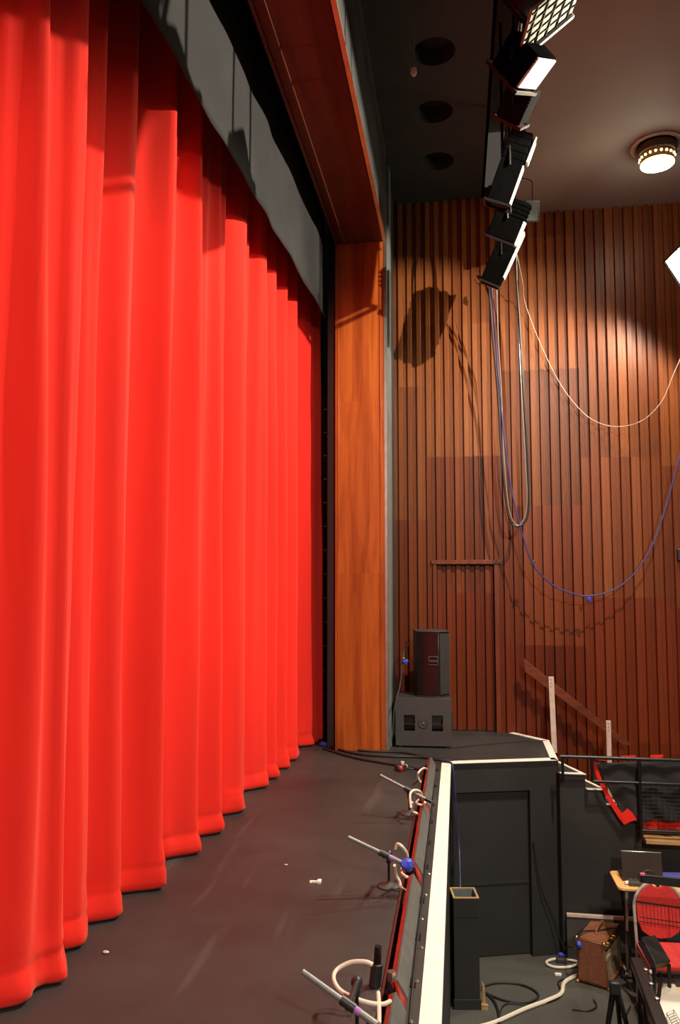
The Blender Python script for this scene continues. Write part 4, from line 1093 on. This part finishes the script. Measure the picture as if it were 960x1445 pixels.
# pale open storage box with wire tray on it
zq = -1.25
wq = [oz(911, 1386, zq), oz(953, 1388, zq), oz(985, 1470, zq), oz(930, 1470, zq)]
wm0, wm1 = oz(926, 1412, zq), oz(968, 1414, zq)
base = Vector((wq[3].x, wq[3].y, ZP))
t = thing('pale_crate', 'pale grey and white plastic crate in the corner of the pit', 'crate', base)
mb = MB(); mb.prism([wq[0] - base, wq[1] - base, wm1 - base, wm0 - base], (0, 0, -.03)); mb.build('rear_flap', M['palegrey'], t, .008)
mb = MB(); mb.prism([wm0 - base, wm1 - base, wq[2] - base, wq[3] - base], (0, 0, -.03)); mb.build('front_flap', M['offwhite'], t, .006)
mb = MB(); mb.prism([p - base + Vector((0, 0, -.03)) for p in wq], (0, 0, ZP - zq + .03)); mb.build('crate_body', M['palegrey'], t, .01)
# wire rack
wr = [oz(941, 1430, zq + .03), oz(951, 1425, zq + .03), oz(965, 1449, zq + .03), oz(953, 1454, zq + .03)]
mb = MB(); mb.tube(wr, .0028, 6, closed=True)
for k in range(1, 7):
    mb.tube([wr[0].lerp(wr[3], k/7), wr[1].lerp(wr[2], k/7)], .002, 5)
for p in wr: mb.tube([p, Vector((p.x, p.y, zq))], .0025, 5)
single(mb, 'wire_rack', M['steel'], 'small wire rack lying on the white crate lid', 'rack')
# board glimpsed at the right
p = oz(957, 1400, zq); 
mb = MB(); mb.bb(p.x + .02, p.x + .35, p.y - .1, p.y + .16, ZP, zq - .04)
single(mb, 'wooden_box', M['beech'], 'light wooden box at the frame edge beside the pale crate', 'box', bevel=.004)

# A-frame stand
ap = od(868, 1386, 5.6)
base = Vector((ap.x, ap.y, ZP))
t = thing('folding_stand', 'black A-shaped folding stand in front of the brown amplifier', 'stand', base)
hz = ap.z - ZP
mb = MB(); mb.box((0, 0, hz - .035), (.075, .055, .085)); mb.build('hinge_block', M['black'], t, .01)
for (dx, dy) in ((-.12, -.05), (.14, -.06), (-.05, .22), (.08, .22)):
    mb = MB(); mb.tube([(dx*.15, 0, hz - .06), (dx*1.2, dy*1.3, 0.006)], .0165, 10); mb.build('leg', M['blackmetal'], t)
mb = MB(); mb.tube([(-.10, -.045, hz*.32), (.115, -.05, hz*.32)], .008, 8); mb.build('spreader', M['blackmetal'], t)

# pit floor cables
G = lambda *pp, z=.012: [oz(x, y, ZP + z) for x, y in pp]
cable('pit_cable', G((672, 1450), (700, 1442), (740, 1424), (772, 1412), (792, 1402), (796, 1388), (806, 1380), (822, 1374), z=.018), .017, M['cable_w'], 'thick cream cable snaking across the pit floor to the amplifier')
cable('cable_coil', G((772, 1357), (785, 1353), (806, 1355), (818, 1359), (806, 1364), (788, 1365), (775, 1362), z=.016), .012, M['cable_w'], 'cream cable coil on the pit floor left of the amplifier', closed=True)
cable('cable_coil', G((880, 1358), (892, 1356), (899, 1364), (893, 1372), (884, 1370), z=.016), .012, M['cable_w'], 'cream cable coil on the pit floor right of the amplifier', closed=True)
cable('cable_coil', G((883, 1374), (900, 1378), (912, 1374), (918, 1370), (906, 1366), (892, 1366), z=.03), .011, M['cable_w'], 'loose cream cable loop lying between amplifier and chair')
cable('black_cable', G((680, 1393), (700, 1387), (730, 1388), (752, 1396), (760, 1406), (745, 1414), (715, 1412), (690, 1403), (680, 1396)), .009, M['cable_k'], 'larger black cable loop on the pit floor beside the tall box')
cable('black_cable', G((684, 1400), (697, 1412), (704, 1430), (703, 1447), (700, 1465)), .011, M['cable_k'], 'black cable running toward the front of the pit from the tall box')
cable('black_cable', G((707, 1450), (706, 1430), (716, 1416), (750, 1418), (780, 1412), (793, 1402), (788, 1386), (800, 1380)), .006, M['cable_k'], 'thin black cable beside the thick cream cable')
cable('black_cable', G((808, 1424), (830, 1426), (842, 1420), (838, 1410)), .006, M['cable_k'], 'short black cable end on the floor below the amplifier')
cable('black_cable', G((872, 1432), (882, 1434), (888, 1424), (890, 1419)), .006, M['cable_k'], 'short black lead with a plug beside the folding stand')
p = oz(788, 1377, ZP); mb = MB(); mb.box(p + Vector((0, 0, .012)), (.06, .022, .024))
single(mb, 'cable_tag', M['offwhite'], 'small white tag on the pit floor left of the amplifier', 'tag', bevel=.005)
p = oz(793, 1358, ZP); mb = MB(); mb.box(p + Vector((0, 0, .02)), (.10, .05, .04))
single(mb, 'power_adapter', M['cab'], 'dark power adapter lying inside the cream cable coil', 'adapter', bevel=.008)
p = oz(794, 1352, ZP); mb = MB(); mb.ball(p + Vector((0, 0, .03)), .035, 1.4, .6, .6, 12, .4)
single(mb, 'tape_lump', M['bluetape'], 'crumpled blue tape behind the cream cable coil', 'tape')

# ---------------------------------------------------------------- lighting bar and lanterns
XB, ZBAR = .49, 5.72
mb = MB(); mb.tube([(XB, -1.4, ZBAR), (XB, 8.25, ZBAR)], .025, 14)
bar = mb.build('bar_tube', M['blackmetal'])
t = thing('lighting_bar', 'long black lighting bar hung in the ceiling slot', 'bar', (XB, 3.5, ZBAR)); bar.parent = t; bar.location = Vector((-XB, -3.5, -ZBAR))
for yy in (.5, 2.8, 5.1, 7.4):
    mb = MB(); mb.tube([(0, yy - 3.5, 0), (0, yy - 3.5, ZS + .9 - ZBAR)], .015, 8); mb.build('hanger', M['blackmetal'], t)
def frame_of(dirv, roll=0):
    z = Vector(dirv).normalized(); x = Vector((0, 1, 0)).cross(z)
    if x.length < 1e-3: x = Vector((1, 0, 0))
    x.normalize(); y = z.cross(x)
    m = Matrix((x, y, z)).transposed()
    return m @ Matrix.Rotation(roll, 3, 'Z')
def lantern(pb, pf, w, h, label, kind, shell='lantern', roll=0):
    """theatre lantern from its back end pb to its front end pf: clamp, yoke, finned body, colour frame and lens"""
    pb, pf = Vector(pb), Vector(pf); mid = (pb + pf)/2; aim = (pf - pb).normalized(); L_ = (pf - pb).length
    t = thing('stage_lantern', label, 'stage light', (XB, mid.y, ZBAR), 0, 'stage lanterns on the bar')
    o = Vector((XB, mid.y, ZBAR)); m_ = frame_of(aim, roll); c = mid - o
    mb = MB(); mb.box((0, 0, 0), (.07, .05, .09)); mb.tube([(0, 0, -.03), (0, 0, -.09)], .012, 8); mb.build('clamp', M['blackmetal'], t, .004)
    y_ = m_ @ Vector((0, 1, 0)); hw = h/2 + .025; top = Vector((0, 0, -.09))
    mb = MB(); pts = [c + y_*hw, c + y_*hw + (top - c)*.6, top + y_*hw*.5, top - y_*hw*.5, c - y_*hw + (top - c)*.6, c - y_*hw]
    mb.tube(pts, .010, 8, smooth=3); mb.build('yoke', M['blackmetal'], t)
    mb = MB(); Z = m_ @ Vector((0, 0, 1))
    if kind == 'profile':
        mb.box(c + Z*(-L_*.22), (w, h, L_*.56), m_)
        mb.lathe([(w*.42, L_*.04), (w*.44, L_*.28), (w*.52, L_*.29), (w*.54, L_*.47), (w*.46, L_*.5)], c, Z, 24)
    else:
        mb.box(c, (w, h, L_), m_)
    mb.build('body', M[shell], t, .008)
    for k in range(4):
        mb = MB(); q = (-.42 + k*.10)*L_; mb.box(c + Z*q, (w*1.05, h*1.05, .010), m_); mb.build('cooling_fin', M[shell], t)
    e = L_*.5; fw = max(w, h)*1.04
    mb = MB()
    for sg in (-1, 1):
        mb.box(c + m_ @ Vector((sg*fw*.5, 0, e + .010)), (.016, fw, .020), m_); mb.box(c + m_ @ Vector((0, sg*fw*.5, e + .010)), (fw, .016, .020), m_)
    mb.build('colour_frame', M['blackmetal'], t)
    mb = MB(); mb.lathe([(fw*.42, 0), (fw*.36, .006), (fw*.18, .012), (0, .014)], c + Z*(e - .003), Z, 24); mb.build('lens', M['darklens'], t)
    return t, c, m_, L_
def panel(t, c, m_, off, size, name, mt, bev=.003):
    mb = MB(); mb.box(c + m_ @ Vector(off), size, m_); return mb.build(name, M[mt], t, bev)
def ends(pb, pf, dx=.0):
    yc = ox((pb[0] + pf[0])/2, (pb[1] + pf[1])/2, XB + dx).y
    return oy(*pb, yc - .07), oy(*pf, yc + .07)
t, c, m_, L_ = lantern(*ends((726, 325), (692, 400)), .20, .20, 'lowest black lantern at the far end of the lighting bar', 'box')
panel(t, c, m_, (-.108, .0, -.05), (.012, .19, L_*.85), 'pale_side', 'pale')
t, c, m_, L_ = lantern(*ends((731, 282), (708, 338), .02), .26, .26, 'black lantern with a small pale square panel near the bar end', 'box')
panel(t, c, m_, (-.138, .02, .08), (.012, .20, L_*.6), 'pale_side', 'pale')
t, c, m_, L_ = lantern(*ends((738, 190), (703, 288)), .19, .22, 'long black lantern with a bright white strip on its side', 'box')
panel(t, c, m_, (-.101, .0, L_*.2), (.012, .13, L_*.55), 'pale_side', 'pale')
mb = MB(); zz0, zz1 = -L_*.48, -L_*.14
mb.tube([c + m_ @ Vector(q) for q in ((-.12, -.06, zz0), (-.12, .06, zz0), (-.12, .06, zz1), (-.12, -.06, zz1))], .010, 8, closed=True)
mb.build('side_bracket', M['pale'], t)
t, c, m_, L_ = lantern(*ends((742, 122), (722, 168), -.04), .18, .20, 'dark grey lantern with a red front edge in the middle of the row', 'box', 'lanterngrey')
panel(t, c, m_, (-.05, .0, L_*.5 + .02), (.10, .20, .012), 'red_edge', 'rustred')
t, c, m_, L_ = lantern(*ends((756, 62), (724, 108), -.05), .22, .26, 'wide black lantern with a pale panel below the lattice flood', 'box')
panel(t, c, m_, (-.118, .0, .0), (.014, .24, L_*.9), 'pale_side', 'pale')
t, c, m_, L_ = lantern(*ends((776, -60), (722, 4), -.03), .26, .34, 'large flood lantern with a pale lattice panel at the top of the bar', 'box', 'rustred')
fx = c + m_ @ Vector((-.15, .0, .12))
rt = Matrix.Rotation(math.radians(-38), 3, 'Y') @ Matrix.Rotation(math.radians(8), 3, 'X')
pl0 = fx + Vector((.12, -.05, -.02))
mb = MB(); mb.box(pl0, (.40, .46, .018), rt); pn = mb.build('lattice_panel', M['latticegrey'], t, .003)
mb = MB()
for k in range(6): mb.box(pl0 + rt @ Vector((0, -.2 + k*.08, -.012)), (.39, .006, .008), rt)
for k in range(5): mb.box(pl0 + rt @ Vector((-.16 + k*.08, 0, -.012)), (.006, .45, .008), rt)
mb.build('lattice', M['blackmetal'], pn)
mb = MB(); mb.box(pl0 + rt @ Vector((0, .23, -.01)), (.42, .03, .035), rt); mb.build('pale_edge', M['offwhite'], pn, .003)
# hanging gel frame
p = ox(751, 298, XB + .32)
t = thing('gel_frame', 'small square dark gel frame dangling beside the lanterns', 'gel frame', p)
mq = Matrix.Rotation(.75, 3, 'Z') @ Matrix.Rotation(.3, 3, 'X') @ Matrix.Rotation(-.25, 3, 'Y')
mb = MB(); mb.box((0, 0, 0), (.19, .008, .19), mq); mb.build('gel', M['gelblue'], t)
mb = MB()
for s in (-1, 1):
    mb.box(mq @ Vector((s*.095, 0, 0)), (.014, .014, .205), mq); mb.box(mq @ Vector((0, 0, s*.095)), (.205, .014, .014), mq)
mb.build('frame', M['blackmetal'], t)
mb = MB(); tp = mq @ Vector((0, 0, .1)); mb.tube([tp, tp + Vector((.0, .0, .10)), Vector((-.02, 0, .34)), Vector((XB - p.x, 0, .40))], .005, 6, smooth=5); mb.build('hanger', M['blackmetal'], t)
p = od(718, 370, 8.0); mb = MB(); mb.ball(p, .035, .7, .8, 1.1, 12, .4)
single(mb, 'tape_tag', M['bluetape'], 'blue tape tied to the far end of the lighting bar', 'tape')

# ---------------------------------------------------------------- hanging cables by the wall
def hang(name, pts, r, m, label, group=None, dep=8.45): return cable(name, [od(x, y, dep) if len(q) == 0 else od(x, y, q[0]) for x, y, *q in pts], r, m, label, 'cable', group)
hang('hanging_cable', [(690, 402, 8.1), (695, 470, 8.3), (703, 560), (708, 640), (715, 712), (722, 738), (729, 743)], .011, M['cable_k'], 'thick black cable hanging from the far end of the bar in a long loop')
hang('hanging_cable', [(729, 743), (740, 738), (746, 715), (744, 640), (738, 540), (733, 450), (728, 380, 8.3), (726, 345, 8.1)], .012, M['cable_k'], 'thick black cable rising back up from the loop to the bar')
hang('hanging_cable', [(701, 404, 8.1), (703, 470, 8.3), (708, 560), (711, 640), (718, 715), (728, 740), (738, 735), (744, 708), (741, 640), (735, 530), (731, 430), (729, 360, 8.2)], .007, M['cable_g'], 'thin silver grey cable following the black loop')
hang('blue_cable', [(694, 405, 8.1), (701, 500), (711, 610), (722, 690), (735, 745), (752, 795), (780, 825), (810, 838), (832, 841), (862, 834), (890, 815), (918, 775), (940, 715), (955, 660), (970, 610), (985, 560, 8.2), (1000, 480, 7.95), (985, 400, 7.75)], .009, M['cable_b'], 'blue cable swagging across the timber wall to the right')
p = od(831, 846, 8.45); mb = MB(); mb.ball(p, .03, .9, .7, 1.1, 12, .4)
single(mb, 'tape_tag', M['bluetape'], 'blue tape tag at the lowest point of the blue swag', 'tape')
p = od(752, 794, 8.45); mb = MB(); mb.box(p, (.035, .03, .055), Matrix.Rotation(.6, 3, 'Y'))
single(mb, 'cable_joint', M['black'], 'small black joint on the blue cable below the hanging loop', 'connector', bevel=.006)
hang('white_wire', [(727, 345, 8.0), (738, 400, 8.5), (742, 430, 8.75), (765, 490, 8.8), (793, 545, 8.8), (825, 584, 8.75), (855, 600, 8.7), (885, 601, 8.6), (912, 590, 8.5), (935, 565, 8.4), (950, 530, 8.3), (975, 470, 8.1), (985, 415, 7.85), (978, 392, 7.75)], .0045, M['cream'], 'thin pale wire sagging across the timber wall')

# small dark wall socket at the frame edge
p = oy(962, 783, YW - .06)
mb = MB(); mb.box(p, (.09, .05, .13)); single(mb, 'wall_socket', M['black'], 'small dark socket box on the timber wall at the frame edge', 'socket', bevel=.006)
# ---------------------------------------------------------------- floodlight at the right of the wall
FL = od(968, 372, 7.7)
aimv = Vector((-.75, -.35, -.42)).normalized()
t = thing('floodlight', 'glaring floodlight fixed high on the timber wall at the frame edge', 'floodlight', FL)
m_ = frame_of(aimv)
mb = MB()
for s in (-1, 1):
    mb.box(m_ @ Vector((s*.18, 0, -.06)), (.008, .44, .14), m_); mb.box(m_ @ Vector((0, s*.22, -.06)), (.36, .008, .14), m_)
mb.box(m_ @ Vector((0, 0, -.13)), (.36, .44, .008), m_); mb.build('housing', M['lantern'], t)
mb = MB(); mb.box(m_ @ Vector((0, 0, -.02)), (.34, .42, .012), m_); mb.build('lamp_glass', M['backlight'], t)
mb = MB(); mb.tube([m_ @ Vector((0, .235, -.06)), m_ @ Vector((0, .235, -.22)), m_ @ Vector((0, -.235, -.22)), m_ @ Vector((0, -.235, -.06))], .010, 8); mb.tube([m_ @ Vector((0, 0, -.22)), Vector((.35, .55, 0))], .014, 8); mb.build('bracket', M['blackmetal'], t)

# ---------------------------------------------------------------- lights
def spot(name, loc, target, energy, col, angle, blend, size):
    l = bpy.data.lights.new(name, 'SPOT'); l.energy = energy; l.color = col; l.spot_size = math.radians(angle); l.spot_blend = blend; l.shadow_soft_size = size
    o = bpy.data.objects.new(name, l); COL.objects.link(o); o.location = loc
    o.rotation_euler = (Vector(target) - Vector(loc)).to_track_quat('-Z', 'Y').to_euler(); return o
WARM = (1.0, .87, .70)
KEY = Vector((1.98, 5.16, 5.30))
az, el = math.radians(18), math.radians(-30)
kd_ = Vector((-math.cos(az)*math.cos(el), math.sin(az)*math.cos(el), math.sin(el)))
spot('key_lantern_lamp', KEY, KEY + kd_, 1100, WARM, 148, .65, .016)
# unseen lantern around it; barn door added to keep light off the upper wall
t = thing('stage_lantern', 'black lantern out of view with a wide top barn door added to cut its light', 'stage light', KEY)
hd_ = Vector((kd_.x, kd_.y, 0)).normalized(); sd_ = Vector((-hd_.y, hd_.x, 0)); mk = Matrix((sd_, hd_, Vector((0, 0, 1)))).transposed()
mb = MB(); mb.box(hd_*-.20, (.30, .28, .24), mk); mb.build('body', M['lantern'], t, .01)
mb = MB(); mb.prism([sd_*(.40*math.cos(a)) + hd_*(.40*math.sin(a)) + Vector((0, 0, .036 + .02*math.cos(a))) for a in [PI*k/24 - .3 for k in range(29)]], (0, 0, .006)); mb.build('barn_door', M['blackmetal'], t)
mb = MB(); mb.tube([hd_*-.2 + Vector((0, 0, .11)), hd_*-.2 + Vector((0, 0, ZB - KEY.z))], .016, 8); mb.build('hanging_stem', M['blackmetal'], t)
fd_ = Vector((-1, .05, -math.tan(math.radians(60))))
spot('floodlight_lamp', FL + aimv*.06, FL + aimv*.06 + fd_, 420, WARM, 142, .35, .18)
FOH = Vector((2.2, -3.3, 4.8)); az, el = math.radians(17), math.radians(-30)
spot('front_of_house_lamp', FOH, FOH + Vector((-math.sin(az)*math.cos(el), math.cos(az)*math.cos(el), math.sin(el))), 1450, (1.0, .92, .78), 62, .35, .10)
pl = bpy.data.lights.new('ceiling_light_lamp', 'POINT'); pl.energy = 12; pl.color = WARM; pl.shadow_soft_size = .12
po = bpy.data.objects.new('ceiling_light_lamp', pl); COL.objects.link(po); po.location = oz(927, 205, ZB) + Vector((0, 0, -.34))

# added fill lamp above the pit, inside an unseen drum fixture
HL = Vector((2.3, 4.4, ZB - .25))
spot('pit_fill_lamp', HL, HL + Vector((-.12, .1, -1)), 800, WARM, 96, .5, .12)
t = thing('ceiling_light', 'unseen round drum downlight added to brighten the orchestra pit', 'light', (HL.x, HL.y, ZB))
mb = MB(); mb.lathe([(.19, 0), (.25, 0), (.255, -.014), (.24, -.026), (.21, -.018), (.19, 0)], seg=40); mb.build('trim_ring', M['trimring'], t)
mb = MB(); mb.lathe([(.10, 0), (.185, -.02), (.188, -.10), (.168, -.105)], seg=40); mb.build('drum', M['brownring'], t)
mb = MB(); mb.lathe([(.16, -.105), (.163, -.19), (.10, -.212), (0, -.215)], seg=40); mb.build('diffuser', M['diffuser'], t)

w = bpy.data.worlds.new('world'); scn.world = w; w.use_nodes = True
bg = w.node_tree.nodes['Background']; bg.inputs[0].default_value = (1.0, .86, .70, 1); bg.inputs[1].default_value = .07

vs = scn.view_settings; vs.view_transform = 'Standard'; vs.look = 'None'; vs.gamma = 1; vs.exposure = 0.12; vs.use_curve_mapping = False
